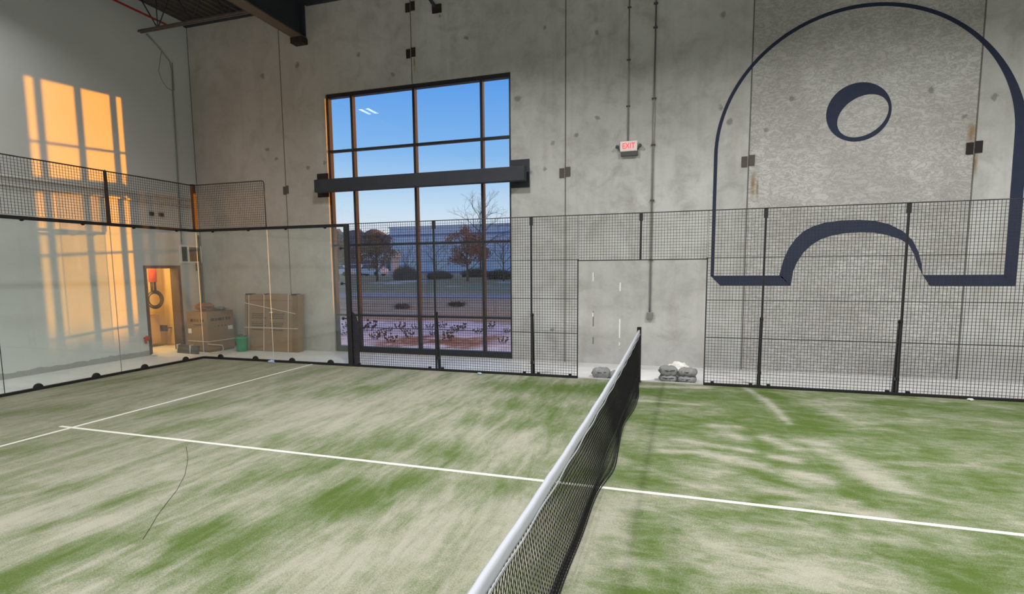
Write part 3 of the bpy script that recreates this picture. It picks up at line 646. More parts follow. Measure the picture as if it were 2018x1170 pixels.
def fence_panel(xa, xb, label, z0=.03):
    t = thing('wire_fence', ((xa+xb)/2,5,z0), label, 'fence panel', 'wire mesh panels of the side fence')
    wires(MB(), xa+.01, xb-.01, z0, 2.99, .05, .0027).build('wire_mesh', M['wire'], t)
    b = MB(); b.tube([(xa,5,2.995),(xb,5,2.995)], .009, 6)
    if z0 > 1: b.tube([(xa,5,z0),(xb,5,z0)], .010, 6)
    b.build('top_wire', M['black'], t)
    if z0 < 1:
        MB().box(xa,xb,4.97,5.03,-.01,.04).build('bottom_rail', M['black_matte'], t)
        for z in (.84,1.48,2.2): MB().box(xa,xb,4.994,5.0,z-.005,z+.005).build('panel_joint', M['wire'], t)
        for xx in (xa+.14, xb-.14): MB().cbox((xx,5,.055),(.05,.05,.03)).build('floor_clip', M['black_matte'], t)
    return t
fence_panel(-5.93,-4,'black wire fence panel between thick post and first thin post, before the window')
fence_panel(-4,-2,'black wire fence panel across right part of window')
fence_panel(-2,-1.11,'narrow black wire fence panel left of the open gateway')
fence_panel(1.11,2,'narrow black wire fence panel right of the open gateway')
fence_panel(2,4,'black wire fence panel in front of the mural inner arch')
fence_panel(4,6,'black wire fence panel right of the mural inner arch, at photo edge')
fence_panel(6,8,'black wire fence panel standing just beyond the right photo edge')
fence_panel(-1.11,1.11,'short black wire panel spanning above the open gateway',2.18)
for s, lab in ((-1.11,'thin black upright at the left side of the open gateway'),(1.11,'thin black upright at the right side of the open gateway')):
    t = thing('gate_upright', (s,5,0), lab, 'post', 'uprights of the gateway')
    MB().box(s-.008,s+.008,4.992,5.008,0,2.18).build('bar', M['black'], t); MB().cbox((s,5,2.19),(.03,.02,.03)).build('corner_clip', M['black'], t)
t = thing('fence_post', (0,5,2.18), 'short black post over the gateway, above the net post', 'post')
MB().bbox(-.018,.018,4.985,5.03,2.18,3.0,.004).build('tube', M['black'], t); MB().bbox(-.03,.03,4.98,5.04,2.86,3.0,.005).build('bracket', M['black'], t)
def fence_post(x, label):
    t = thing('fence_post', (x,5.02,0), label, 'post', 'thin posts of the side fence')
    MB().bbox(x-.016,x+.016,5.005,5.04,0,3.0,.004).build('tube', M['black'], t)
    MB().bbox(x-.03,x+.03,5.0,5.05,2.84,3.0,.006).build('top_bracket', M['black'], t)
    b = MB(); b.bar((x,5.06,1.17),(x,5.17,.0),.05,.04).lathe([(0,-.025),(.035,-.025),(.035,.025),(0,.025)], (x,5.06,1.16), 12, 'x')
    br_ = b.build('brace', M['black'], t)
    MB().bbox(x-.06,x+.06,4.99,5.22,-.008,.012,.003).build('foot_plate', M['black'], t)
    MB().cbox((x,5.09,.25),(.05,.13,.05)).build('brace_clamp', M['black'], br_)
    return t
fence_post(-4,'thin black fence post standing before the right half of window')
fence_post(-2,'thin black fence post between window and open gateway')
fence_post(2,'thin black fence post right of the gateway, before left foot of mural')
fence_post(4,'thin black fence post before the right side of mural inner arch')
fence_post(6,'thin black fence post just beyond the right edge of the photo')
t = thing('anchor_post', (-5.97,5,0), 'thick black post with stepped base where side glass meets wire fence', 'post')
MB().bbox(-6.03,-5.93,4.96,5.04,0,3.0,.008).build('column', M['black'], t)
MB().prism([(4.99,0),(5.24,0),(5.24,.9),(5.16,1.08),(5.04,1.16),(4.99,1.16)], 'x', -6.02, -5.93).build('buttress', M['black'], t)
for z in (1.02,1.76,2.5): MB().tube([(-6.14,5.0,z),(-6.02,5.0,z)], .012, 8).lathe([(0,-.01),(.035,-.01),(.035,.01),(0,.01)], (-6.14,5,z), 12, 'x').build('glass_pin', M['black'], t)
# low kerb in the gateway
struct(MB().bbox(-1.10,1.10,4.985,5.03,-.012,.02,.004).build('trim_2', M['concrete_plain']))

# net
nt = thing('court_net', (0,0,0), 'long black tennis style net with white top tape running towards viewer', 'net')
def topz(y): return .815+.10*(abs(y)/5)**2
ys = [-4.95+i*.11 for i in range(91)]
prof = [(-.0165,-.02),(-.0185,.02),(-.014,.034),(-.005,.039),(.005,.039),(.014,.034),(.0185,.02),(.0165,-.02),(.0175,-.033),(.004,-.034),(-.004,-.034),(-.0175,-.033)]
vs = []; fs = []; m = len(prof)
for i, y in enumerate(ys):
    wv = .0015*math.sin(y*7)+.001*math.sin(y*23)
    vs += [(p[0]+wv, y, topz(y)-.01+p[1]) for p in prof]
for i in range(len(ys)-1):
    for kk in range(m): fs.append((i*m+kk,i*m+(kk+1)%m,(i+1)*m+(kk+1)%m,(i+1)*m+kk))
fs += [tuple(range(m)), tuple(range((len(ys)-1)*m,len(ys)*m))]
MB().add(vs, fs, True).build('top_tape', M['tape'], nt)
# thin folded hem under the tape
vs = []; fs = []
for i, y in enumerate(ys):
    vs += [(.022+.004*math.sin(y*9),y,topz(y)-.043),(.026+.004*math.sin(y*9),y,topz(y)-.043),(.026+.004*math.sin(y*9),y,topz(y)-.054),(.022+.004*math.sin(y*9),y,topz(y)-.054)]
for i in range(len(ys)-1):
    for kk in range(4): fs.append((i*4+kk,i*4+(kk+1)%4,(i+1)*4+(kk+1)%4,(i+1)*4+kk))
MB().add(vs, fs).build('tape_hem', M['tape'], nt)
def netx(y, z):   # lateral drape
    f = max(0,min(1,(.11-z)/.09)); sk = .5*(1+math.tanh((y-.2)*3))
    return f*(.01+sk*(.05+.035*math.sin(y*2.1+.7)))+.004*math.sin(y*5+z*9)
b = MB(); sp = .042; r = .0020
def flat(b, p, q, r):
    p = Vector(p); q = Vector(q); d = (q-p).normalized(); u = Vector((1,0,0)); v = d.cross(u).normalized()*r; u = u*r
    b.add([p-u,p+v,p+u,p-v,q-u,q+v,q+u,q-v],[(0,1,5,4),(1,2,6,5),(2,3,7,6),(3,0,4,7)])
ny2 = int(9.9/sp); nz2 = 18
def P(i, k):
    y = -4.95+i*sp*.5; zt = topz(y)-.04; z = .012+(zt-.012)*k/nz2; return (netx(y,z), y, z)
for i in range(0, 2*ny2):
    for k in range(nz2):
        if (i+k) % 2 == 0: flat(b, P(i,k), P(i+1,k+1), r)
        else: flat(b, P(i,k+1), P(i+1,k), r)
b.build('net_mesh', M['net'], nt, fixn=False)
b = MB()
for i in range(0, 2*ny2, 1):   # doubled band near the ground
    y = -4.95+i*sp*.5; y2 = y+sp*.5
    for z in (.035,.055,.075,.095,.115): flat(b, (netx(y,z)+.006,y,z),(netx(y2,z)+.006,y2,z), .0022)
    flat(b, (netx(y,.03)+.006,y,.03),(netx(y,.12)+.006,y,.12), .0022)
b.build('bottom_band', M['net'], nt, fixn=False)
MB().tube([(netx(y,.0)+.006,y,.008) for y in ys], .0055, 6).build('bottom_cord', M['net'], nt)
MB().tube([(netx(y,.13)+.002,y,.115) for y in ys], .007, 6).build('lacing_cord', M['net'], nt)
po = thing('net_post', (0,5,0), 'square black net post at the far end of net', 'post')
MB().bbox(-.036,.036,4.955,5.04,0,.985,.006).build('tube', M['black_matte'], po); MB().bbox(-.05,.05,4.94,5.06,-.005,.012,.003).build('base_plate', M['black_matte'], po)
MB().tube([(0,4.955,.90),(0,4.93,.905),(0,4.90,.90)], .006, 6).build('tension_hook', M['tape'], po)

# ------------------------------------------------------------------ loose things
# tall cardboard box in the corner, turned a little
def xf(mb, ang, loc):
    ca, sa = math.cos(ang), math.sin(ang)
    mb.v = [(loc[0]+p[0]*ca-p[1]*sa, loc[1]+p[0]*sa+p[1]*ca, loc[2]+p[2]) for p in mb.v]; return mb
A = (-10.66,5.78,0); an = math.radians(-5)
bx = thing('cardboard_box', (-11.0,6.1,0), 'tall brown cardboard box standing in the far corner behind the glass', 'box')
xf(MB().bbox(-.74,0,0,.78,.04,1.02,.008), an, A).build('carton', M['card'], bx)
b = MB()
for k_, (u0, u1) in enumerate(((-.60,-.50),(-.48,-.40),(-.38,-.30),(-.26,-.2),(-.18,-.12))): b.box(u0,u1,-.004,-.001,.76,.83)
b.box(-.5,-.2,-.004,-.001,.68,.695)
xf(b, an, A).build('front_print', M['ink'], bx)
b = MB()
for u0, u1 in ((.10,.20),(.22,.30),(.32,.42),(.44,.50),(.54,.60),(.62,.68)): b.box(.001,.004,u0,u1,.78,.85)
for u0 in (.2,.3,.4,.5): b.box(.001,.004,u0,u0+.04,.62,.66)
xf(b, an, A).build('side_print', M['ink'], bx)
xf(MB().box(-.70,-.58,-.005,-.001,.46,.58), an, A).build('shipping_label', M['label'], bx)
xf(MB().box(.001,.005,.60,.74,.52,.62), an, A).build('shipping_label', M['label'], bx)
b = MB(); b.box(-.745,.006,-.006,-.001,.255,.275).box(.001,.006,-.006,.785,.255,.275); xf(b, an, A).build('strap', M['strap'], bx)
xf(MB().box(-.72,.0,.02,.76,-.01,.04).box(-.7,-.6,.0,.78,-.012,.04), an, A).build('pallet_runner', M['card_dark'], bx)
def lump(r, seed, mat, name, c, sx=1, sy=1, sz=1, disp=.35, sub=3, parent=None, label=None, cat=None, group=None):
    bm = bmesh.new(); bmesh.ops.create_icosphere(bm, subdivisions=sub, radius=1); rnd = random.Random(seed); ph = [rnd.uniform(0,6) for _ in range(6)]
    for v in bm.verts:
        p = v.co; d = 1+disp*(.5*math.sin(p.x*4+ph[0])*math.sin(p.y*5+ph[1])+.35*math.sin(p.z*7+ph[2]+p.x*5)+.3*math.sin(p.y*11+ph[3])*math.sin(p.x*9+ph[4]))
        v.co = Vector((p.x*sx*r*d, p.y*sy*r*d, p.z*sz*r*d))
    zm = min(v.co.z for v in bm.verts)
    for v in bm.verts: v.co += Vector((c[0],c[1],c[2]-zm))
    o = MB().bm(bm).build(name, mat, parent, origin=c)
    if label: tag(o, label, cat, group)
    return o
lump(.2, 3, M['scrap_brown'], 'crumpled_paper', (-10.98,6.0,1.022), 1.2, .9, .45, .5, label='crumpled brown packing paper lying on top of the tall cardboard box', cat='paper')
lump(.13, 5, M['bag'], 'crumpled_paper', (-10.80,6.32,1.022), 1.5, .9, .35, .5, label='grey crumpled wrap on top of tall box, right of the brown paper', cat='paper')
pl = thing('slat_bundle', (-11.1,5.55,0), 'low bundle of dark slats lying at the foot of the tall cardboard box', 'slats')
for i in range(4):
    xf(MB().box(-.36,.36,-.03+.0*i,.03,.0,.05), -.1, (-11.08,5.56+.012*i-.02,-.012+.052*i)).build('slat', M['door_frame'] if i%2 else M['plate'], pl)
xf(MB().box(-.375,-.355,-.05,.05,-.012,.21).box(.1,.12,-.05,.05,-.012,.21), -.1, (-11.08,5.56,0)).build('slat_tie', M['strap'], pl)
tag(MB().tube([(-10.55,5.75,0),(-10.4,5.62,.03),(-10.3,5.8,.02),(-10.42,6.0,.05),(-10.55,6.1,.14),(-10.62,5.72,.22)], .012, 6).tube([(-10.5,5.6,0),(-10.2,5.7,.0),(-10.0,5.62,.0),(-9.9,5.72,.0)], .009, 6).build('offcut_strap', M['strap'], origin=(-10.4,5.7,0)),
    'loose pale packing strap curling on the floor right of the tall box', 'strap')
# bucket
bu = thing('bucket', (-10.03,6.22,-.01), 'green plastic pail with grey lid between cardboard box and crate', 'bucket')
cb = (-10.03,6.22,-.012)
MB().lathe([(0,0),(.125,0),(.132,.01),(.150,.33),(.158,.335),(.158,.352),(.150,.355),(.151,.37),(.157,.375),(.157,.385),(.0,.385)], cb, 28).build('pail', M['green'], bu); pail_ = bpy.data.objects['pail']
MB().lathe([(.0,.386),(.14,.386),(.145,.395),(.05,.40),(0,.40)], cb, 24).build('lid', M['grey_box'], pail_)
MB().tube([(cb[0]+.16*math.cos(a), cb[1]-.02-.06*abs(math.sin(a)), cb[2]+.34+.09*math.sin(a)) for a in [PI*i/14 for i in range(15)]], .004, 6).build('bail_handle', M['conduit'], pail_)
b = MB()
for i in range(9):
    a = -PI*.82+i*.085
    b.prism([(cb[0]+.1475*math.cos(a),cb[1]+.1475*math.sin(a)),(cb[0]+.1475*math.cos(a+.05),cb[1]+.1475*math.sin(a+.05)),(cb[0]+.152*math.cos(a+.05),cb[1]+.152*math.sin(a+.05)),(cb[0]+.152*math.cos(a),cb[1]+.152*math.sin(a))], 'z', .15+.02*(i%2), .27-.03*(i%3))
b.build('printed_band', M['black_matte'], bu)
tag(MB().bbox(-10.10,-10.0,6.14,6.24,.39,.43,.01).build('sponge', M['plate'], origin=(-10.05,6.19,.39)), 'small grey block lying on the lid of green bucket', 'sponge')
# strapped crate
cr = thing('strapped_carton', (-9.28,6.5,0), 'large flat brown carton with pale straps leaning against the far wall', 'box')
def lean(mb):
    mb.v = [(p[0], p[1]+.11*(p[2]/1.45), p[2]) for p in mb.v]; return mb
lean(MB().bbox(-10.08,-8.44,6.36,6.60,-.01,1.44,.012)).build('carton', M['card'], cr)
lean(MB().box(-10.06,-8.46,6.352,6.359,1.28,1.295).box(-10.0,-9.975,6.352,6.359,.05,1.28)).build('flap_seam', M['card_dark'], cr)
lean(MB().box(-8.60,-8.44,6.350,6.359,.02,1.42)).build('side_board', M['card_dark'], cr)
lean(MB().bbox(-10.05,-9.86,6.34,6.5,1.425,1.455,.004).bbox(-8.64,-8.46,6.34,6.5,1.425,1.455,.004).bbox(-9.46,-9.38,6.34,6.5,1.43,1.455,.004)).build('corner_guard', M['black_matte'], cr)
for xx in (-9.95,-9.47,-8.72):
    lean(MB().box(xx-.008,xx+.008,6.345,6.358,0,1.45).box(xx-.008,xx+.008,6.345,6.6,1.442,1.452)).build('strap', M['strap'], cr)
lean(MB().box(-10.09,-8.43,6.344,6.357,.58,.597)).build('strap', M['strap'], cr)
lean(MB().bar((-10.09,6.35,1.22),(-8.50,6.35,.96),.008,.018)).build('strap', M['strap'], cr)
b = MB(); rnd = random.Random(2)
for X0 in (-9.88,-9.30):
    for row in range(8):
        z = .93-.052*row-(.04 if row > 2 else 0)
        if row in (3,): b.box(X0,X0+.46,6.352,6.358,z,z+.008); continue
        x = X0+.02
        while x < X0+.40:
            w_ = rnd.uniform(.03,.09); b.box(x,x+w_,6.352,6.358,z,z+.024); x += w_+.015
lean(b).build('printing', M['ink'], cr)
lean(MB().box(-9.30,-9.20,6.35,6.357,.97,1.0)).build('shipping_label', M['label'], cr)

# sand bags in the gateway
def sack(cx, cy, cz, L, W, H, ang, label, seed):
    t = thing('sand_bag', (cx,cy,cz), label, 'sand bag', 'grey sand bags in the gateway', ang)
    rnd = random.Random(seed); ph = [rnd.uniform(0,6) for _ in range(5)]; vs = []; fs = []; n, m_ = 26, 20
    for i in range(n+1):
        u = -1+2*i/n; w_ = (1-abs(u)**5)**.5*.92+.08; h = (1-abs(u)**4)**.6*.9+.1
        for k in range(m_):
            a = 2*PI*k/m_; c_, s_ = math.cos(a), math.sin(a); e = .5
            yy = math.copysign(abs(c_)**e, c_)*W/2*w_; zz = math.copysign(abs(s_)**e, s_)*H/2*h
            d = 1+.05*math.sin(u*9+ph[0]+a*2)+.04*math.sin(a*5+ph[1])+.03*math.sin(u*17+ph[2])
            vs.append((u*L/2, yy*d, max(0, H/2+zz*d)))
    for i in range(n):
        for k in range(m_): fs.append((i*m_+k,i*m_+(k+1)%m_,(i+1)*m_+(k+1)%m_,(i+1)*m_+k))
    fs += [tuple(range(m_)), tuple(range(n*m_,(n+1)*m_))]
    MB().add([(v[0]+cx,v[1]+cy,v[2]+cz) for v in vs], fs, True).build('sack', M['bag'], t)
    MB().tube([(cx-L*.30,cy-W*.47,cz+H*.62),(cx,cy-W*.515,cz+H*.58),(cx+L*.30,cy-W*.47,cz+H*.66)], .005, 5).build('seam', M['black_matte'], t)
    MB().box(cx-L*.52,cx-L*.47,cy-W*.3,cy+W*.3,cz+H*.42,cz+H*.5).build('sewn_end', M['plate'], t)
    return t
sack(-.70,5.24,-.012,.35,.27,.19,.1,'rounded grey sand bag left of the net, the outer of two',1)
sack(-.38,5.22,-.012,.32,.26,.15,-.1,'rounded grey sand bag partly hidden behind net tape',2)
sack(.51,5.22,-.012,.32,.26,.125,.05,'flattened grey sand bag right of net, bottom left of the stacks',3)
sack(.51,5.23,.10,.33,.27,.165,.15,'grey sand bag right of net, on top of the left stack',4)
sack(.84,5.18,-.012,.32,.26,.13,-.08,'flattened grey sand bag right of net, bottom right of the stacks',5)
sack(.845,5.19,.105,.33,.26,.145,-.15,'grey sand bag right of net, on top of right stack',6)
lump(.10, 9, M['white_cloth'], 'plastic_sheet', (.66,5.47,-.012), 2.0, .8, 1.4, .4, label='crumpled white plastic sheet behind the stacked sand bags', cat='plastic sheet')
# scraps
for c_, lab, mt, s_ in (((-7.99,4.90,.001),'pale blue plastic scrap on turf at the seam of the side glass',M['blue_scrap'],.055),((-3.01,4.86,.001),'tiny blue scrap on turf below the fence before window',M['blue_scrap'],.035),((4.91,4.88,.001),'tiny white scrap on turf near the right fence rail',M['label'],.03),
                        ((-11.55,5.0,-.012),'crumpled pale wrapper on the floor left of the doorway',M['white_cloth'],.06)):
    lump(s_, int(c_[0]*7)%50, mt, 'plastic_scrap', c_, 1.3, .8, .5, .6, 2, label=lab, cat='scrap')

# ------------------------------------------------------------------ outside
def terr(x, y):
    t_ = max(0, min(1, (y-34)/26)); return -.12+1.25*t_*t_*(3-2*t_)+.05*math.sin(x*.6)*math.sin(y*.45)
b = MB(); xs = [-160+4*i for i in range(76)]; ys_ = [7.0+.75*i for i in range(24)]+[25+2.5*i for i in range(20)]+[75+8*i for i in range(16)]
nx_ = len(xs)
b.add([(x,y,terr(x,y)) for y in ys_ for x in xs], [(j*nx_+i,j*nx_+i+1,(j+1)*nx_+i+1,(j+1)*nx_+i) for j in range(len(ys_)-1) for i in range(nx_-1)], True)
gr = tag(b.build('winter_ground', M['ground']), 'snowy and brown winter field seen outside the tall window', 'ground'); gr['kind'] = 'structure'
def at_px(u, y):  # x of a bearing through picture column u at depth y (camera geometry, computed once)
    t_ = (u-999.57)/1075.18; yaw = 1.8798; dx = math.cos(yaw)+t_*math.sin(yaw); dy = math.sin(yaw)-t_*math.cos(yaw)
    return .70+(y+4.957)*dx/dy
def leaf_cloud(b, rnd, c, rx, ry, rz, n, s):
    cl = []
    while len(cl) < 34:
        p = Vector((rnd.uniform(-1,1),rnd.uniform(-1,1),rnd.uniform(-1,1)))
        if .3 < p.length < .95: cl.append(p)
    for i in range(n):
        p = cl[rnd.randrange(34)]; p = p+Vector((rnd.gauss(0,.13),rnd.gauss(0,.13),rnd.gauss(0,.11)))
        w_ = 1-.25*max(0,p.z)
        q = Vector((c[0]+p.x*rx*w_,c[1]+p.y*ry*w_,c[2]+p.z*rz)); a = Vector((rnd.gauss(0,1),rnd.gauss(0,1),rnd.gauss(0,1))).normalized()*s*rnd.uniform(.6,1.4); e_ = a.orthogonal().normalized()*s*.6
        b.add([q-a,q+e_,q+a,q-e_],[(0,1,2,3)])
def tree(x, y, h, cr, label, leafm, leaves=1500, ls=.13, seed=1, trunk=.3, base=.25, group='trees beyond the window', levels=4, r0=.14):
    z0 = terr(x,y)-.05; t = thing('tree', (x,y,z0), label, 'tree', group); rnd = random.Random(seed); tr = MB(); br = MB()
    tr.tube([(x,y,z0),(x+.05,y,z0+h*trunk*.5),(x+.02,y,z0+h*trunk),(x,y,z0+h*.6),(x+.1,y,z0+h*.95)], [r0,r0*.85,r0*.75,r0*.4,r0*.1], 7)
    def grow(p, d, L, r, lv):
        q = p+d*L; br.tube([p,(p+q)/2+Vector((rnd.gauss(0,.04),rnd.gauss(0,.04),rnd.gauss(0,.04)))*L,q], [r,r*.8,r*.55], 4, False)
        if lv > 0:
            for _ in range(3):
                nd = (d+Vector((rnd.gauss(0,.5),rnd.gauss(0,.5),rnd.gauss(.15,.35)))).normalized(); grow(q if _ else (p+q)/2, nd, L*.66, r*.55, lv-1)
    for i in range(9):
        a = i*2.4; zz = h*(trunk+.5*(i/9)); d = Vector((math.cos(a),math.sin(a),.75+.05*i)).normalized(); grow(Vector((x,y,z0+zz)), d, cr*(.62-.03*i), r0*.35, levels-1)
    tr.build('trunk', M['bark'], t); br.build('branches', M['bark'], t, fixn=False)
    if leaves:
        lb = MB(); cz_ = z0+h*(trunk*.75+.5)
        leaf_cloud(lb, rnd, (x,y,z0+h*(base+1)/2), cr, cr, h*(1-base)/2, leaves, ls)
        o = lb.build('leaves', leafm, t, fixn=False)
    return t
tree(at_px(745,50), 50, 5.6, 2.9, 'round brown-leaved tree left of the middle window mullion', M['leaf_brown'], 3600, .10, 11, .2)
tree(at_px(668,52), 52, 6.3, 2.0, 'brown-leaved tree cut off by the left window jamb', M['leaf_brown'], 2200, .10, 5, .2)
tree(at_px(922,50), 50, 5.7, 2.6, 'russet-leaved round tree right of the middle mullion', M['leaf_red'], 3800, .10, 21, .2)
tree(at_px(948,62), 62, 10.0, 4.2, 'tall bare tree rising behind the russet tree', M['bark'], 0, .1, 31, .35, levels=5)
tree(at_px(862,54), 54, 5.0, 2.6, 'bare branching tree between the two leafy trees', M['bark'], 0, .1, 41, .15, levels=5, r0=.08)
tree(at_px(993,50), 50, 6.0, 2.4, 'bare tree beside the right window jamb', M['bark'], 0, .1, 51, .15, levels=5, r0=.09)
tree(at_px(805,56), 56, 4.2, 2.2, 'small bare tree behind the middle window mullion', M['bark'], 0, .1, 61, .15, levels=5, r0=.07)
def bush(x, y, rx, rz, label, seed, n=1500):
    z0 = terr(x,y); rnd = random.Random(seed); t = thing('bush', (x,y,z0), label, 'bush', 'bare bushes beyond the field'); b = MB(); s_ = MB()
    for i in range(n):
        a = rnd.uniform(0,2*PI); rr = rnd.random()**.5; p = Vector((x+rx*rr*math.cos(a)*.8,y+rx*.4*rr*math.sin(a),z0)); hh = rz*(1-.5*rr*rr)*rnd.uniform(.45,1.15)
        q = p+Vector((rnd.gauss(0,.25),rnd.gauss(0,.2),hh)); w_ = .02
        b.add([p+Vector((-w_,0,0)),p+Vector((w_,0,0)),q+Vector((w_*.4,0,0)),q+Vector((-w_*.4,0,0))],[(0,1,2,3)])
        b.add([p+Vector((0,-w_,0)),p+Vector((0,w_,0)),q],[(0,1,2)])
    leaf_cloud(s_, rnd, (x,y,z0+rz*.42), rx, rx*.4, rz*.42, n//2, .07)
    b.build('twigs', M['hedge'], t, fixn=False); s_.build('foliage', M['hedge'], t, fixn=False); return t
bush(at_px(800,52), 52, 1.8, 1.7, 'dark rounded bare bush between brown tree and middle mullion', 3, 1500)
bush(at_px(868,53), 53, 1.8, .95, 'low dark bush under bare branching tree', 4, 1300)
bush(at_px(925,54), 56, 2.0, 1.1, 'low dark bush at the foot of russet tree', 5, 1300)
bush(at_px(985,53), 53, 1.7, 1.1, 'low dark bush near the right window jamb', 6, 1300)
bush(at_px(900,24), 24, .5, .3, 'small dry shrub in the brown field', 8, 300)
bush(at_px(792,22), 22, .45, .3, 'small dry shrub beside the middle mullion, in brown field', 9, 250)
# seed-head plants in the snow
rnd = random.Random(12); dpos = [(722,652),(735,668),(752,662),(764,652),(770,672),(786,645),(797,650),(806,660),(818,644),(846,642),(852,655),(880,655),(895,648),(910,645),(884,668),(990,672),(1000,648),(965,640),(940,650),(684,650),(676,664),(872,640)]
PROTO = None
for i, (u, v) in enumerate(dpos):
    yy = 2.17*1075.18/((v-529.5)*1.0)*1.0
    yy = 2.17*1075.18/(v+14-529.5); y = -4.957+yy*.985; y = max(7.6, min(16, y)); x = at_px(u, y); z0 = terr(x,y)
    if PROTO is None:
        t = thing('seed_head_plant', (0,0,0), 'dry brown seed-head plant standing in snow outside the window', 'plant', 'dry plants in the snow outside')
        s_ = MB(); h_ = MB()
        for q in range(16):
            a = rnd.uniform(0,2*PI); d = .32*rnd.random()**.5; hh = rnd.uniform(.12,.5)*(1-d); p = (math.cos(a)*d, math.sin(a)*d, hh)
            s_.tube([(p[0]*.5,p[1]*.5,-.04),(p[0]*.7,p[1]*.7,hh*.5),p], .006, 4); h_.lathe([(0,-.04),(.035,-.02),(.045,.01),(.02,.05),(0,.055)], p, 7)
        s_.build('stem', M['dry'], t); h_.build('seed_heads', M['dry'], t); PROTO = t; t.location = (x,y,z0)
    else:
        c_ = dup(PROTO, (x,y,z0), None, None, None, rnd.uniform(0,6)); sc_ = rnd.uniform(.4,.75); c_.scale = (sc_,sc_,sc_*rnd.uniform(.8,1.1))
# buildings
wz = terr(-40,95)
wh = thing('warehouse', (-40,100,wz), 'long pale blue-grey warehouse with dark stripe on horizon beyond the trees', 'building')
xa, xb = at_px(772,100), at_px(1075,100)
MB().box(xa,xb,100,125,wz-1,wz+9.6).build('cladding', M['warehouse'], wh)
MB().box(xa-.2,xb+.2,99.8,125.2,wz+9.6,wz+9.95).build('parapet', M['label'], wh)
MB().box(xa,xb,99.9,100.0,wz+7.9,wz+8.25).build('stripe', M['warehouse_dark'], wh)
for i in range(6): MB().box(xa+4+i*6.5,xa+7+i*6.5,99.9,100.0,wz,wz+3.1).build('dock_door', M['label'], wh)
MB().box(xa,xb,99.85,99.99,wz-.5,wz+.5).build('plinth', M['warehouse_dark'], wh)
hz_ = terr(-50,78)
ho = thing('office_building', (at_px(735,78),78,hz_), 'low white building with dark blue glazing behind brown tree and parked cars', 'building')
xa, xb = at_px(705,78), at_px(775,78)
MB().box(xa,xb,78,80.5,hz_-.3,hz_+3.0).build('walls', M['house'], ho)
MB().prism([(77.6,hz_+3.0),(80.9,hz_+3.0),(80.4,hz_+3.9),(79.4,hz_+3.9)], 'x', xa-.4, xb+.4).build('roof', M['label'], ho)
for f0, f1 in ((.05,.38),(.45,.6),(.68,.8),(.86,.95)): MB().box(xa+(xb-xa)*f0,xa+(xb-xa)*f1,77.93,78.0,hz_+.7,hz_+2.5).build('glazing', M['house_glass'], ho)
def hill(xs0, xs1, yc, h, label, seed):
    rnd = random.Random(seed); n = 60; vs = []; fs = []
    z0 = terr(-60,yc)
    for j in range(7):
        f = j/6
        for i in range(n+1):
            x = xs0+(xs1-xs0)*i/n; e = math.sin(PI*min(1,max(0,i/n)))**.35
            vs.append((x, yc-18*(1-f)+rnd.uniform(-1,1), z0-.5+h*e*math.sin(f*PI/2)*(1+.05*math.sin(i*1.3)+rnd.uniform(-.04,.04))))
    for j in range(6):
        for i in range(n): fs.append((j*(n+1)+i,j*(n+1)+i+1,(j+1)*(n+1)+i+1,(j+1)*(n+1)+i))
    b = MB().add(vs, fs, True)
    o = b.build('wooded_hill', M['hill'], origin=((xs0+xs1)/2,yc,0)); return tag(o, label, 'hill')
hill(-150,-58,145,13.5,'brown wooded hillside beyond the trees at left of the window', 4)
# cars
def car(x, y, ang, label, van=False):
    z0 = terr(x,y); t = thing('parked_car', (x,y,z0), label, 'car', 'white vehicles parked beyond the field', ang); H = 1.0 if not van else 1.25
    def q(mb): mb.v = [(p[0]+x,p[1]+y,p[2]+z0) for p in mb.v]; return mb
    body = [(-2.25,.35),(-2.3,.75),(-2.1,.95),(-1.3,1.02),(-.7,1.02+.55*H),(1.1,1.05+.55*H),(1.85,1.08),(2.2,1.0),(2.3,.6),(2.25,.3)]
    q(MB().prism(body,'y',-.88,.88)).build('body', M['car_white'], t)
    gl = [(-1.18,1.05),(-.68,.96+.55*H),(1.05,.98+.55*H),(1.65,1.08)]
    q(MB().prism(gl,'y',-.9,-.885).prism(gl,'y',.885,.9)).build('side_window', M['house_glass'], t)
    for wx in (-1.45,1.4):
        for wy in (-.9,.72): q(MB().lathe([(0,0),(.34,0),(.34,.18),(0,.18)], (wx,wy,.34), 16, 'y')).build('wheel', M['tyre'], t)
    return t
car(at_px(667,66),66,.3,'white vehicle parked at the left window jamb')
car(at_px(699,72),72,.0,'white vehicle parked just right of the thick black post', True)
car(at_px(735,64),64,-.1,'long white vehicle parked in front of the low white building', True)
# hedge added out of view to screen the lowest sun, off to the right
rnd = random.Random(77); b = MB(); tb = MB()
sd = Vector((1,.468,0)).normalized(); pd = Vector((-sd.y,sd.x,0)); base_ = Vector((-5,6.9,0))+sd*58
nb = thing('added_shade_warehouse', (18,84,0), 'added unseen warehouse that shades the trees, right of the window view', 'building')  # unseen building added to keep the low sun off trees and field
MB().box(-3,42,44,125,-.5,10.5).build('cladding', M['warehouse'], nb); MB().box(-3.2,42.2,43.8,125.2,10.5,10.9).build('parapet', M['label'], nb)
hd = thing('sun_screen_hedge', tuple(base_), 'added unseen hedge that blocks the lowest sun, right of the window view', 'hedge')
for i in range(46):
    c_ = base_+pd*(-9+i*.4); hh = 2.55+rnd.uniform(-.25,.25); tb.tube([(c_.x,c_.y,-.2),(c_.x,c_.y,hh*.9)], .05, 5)
    b2 = bmesh.new(); bmesh.ops.create_icosphere(b2, subdivisions=2, radius=1)
    for v in b2.verts: v.co = Vector((c_.x+v.co.x*.6*rnd.uniform(.85,1.1), c_.y+v.co.y*.6*rnd.uniform(.85,1.1), hh*.5-.1+v.co.z*hh*.55*rnd.uniform(.93,1.05)))
    b.bm(b2)
tb.build('stems', M['bark'], hd); b.build('foliage', M['hedge'], hd)

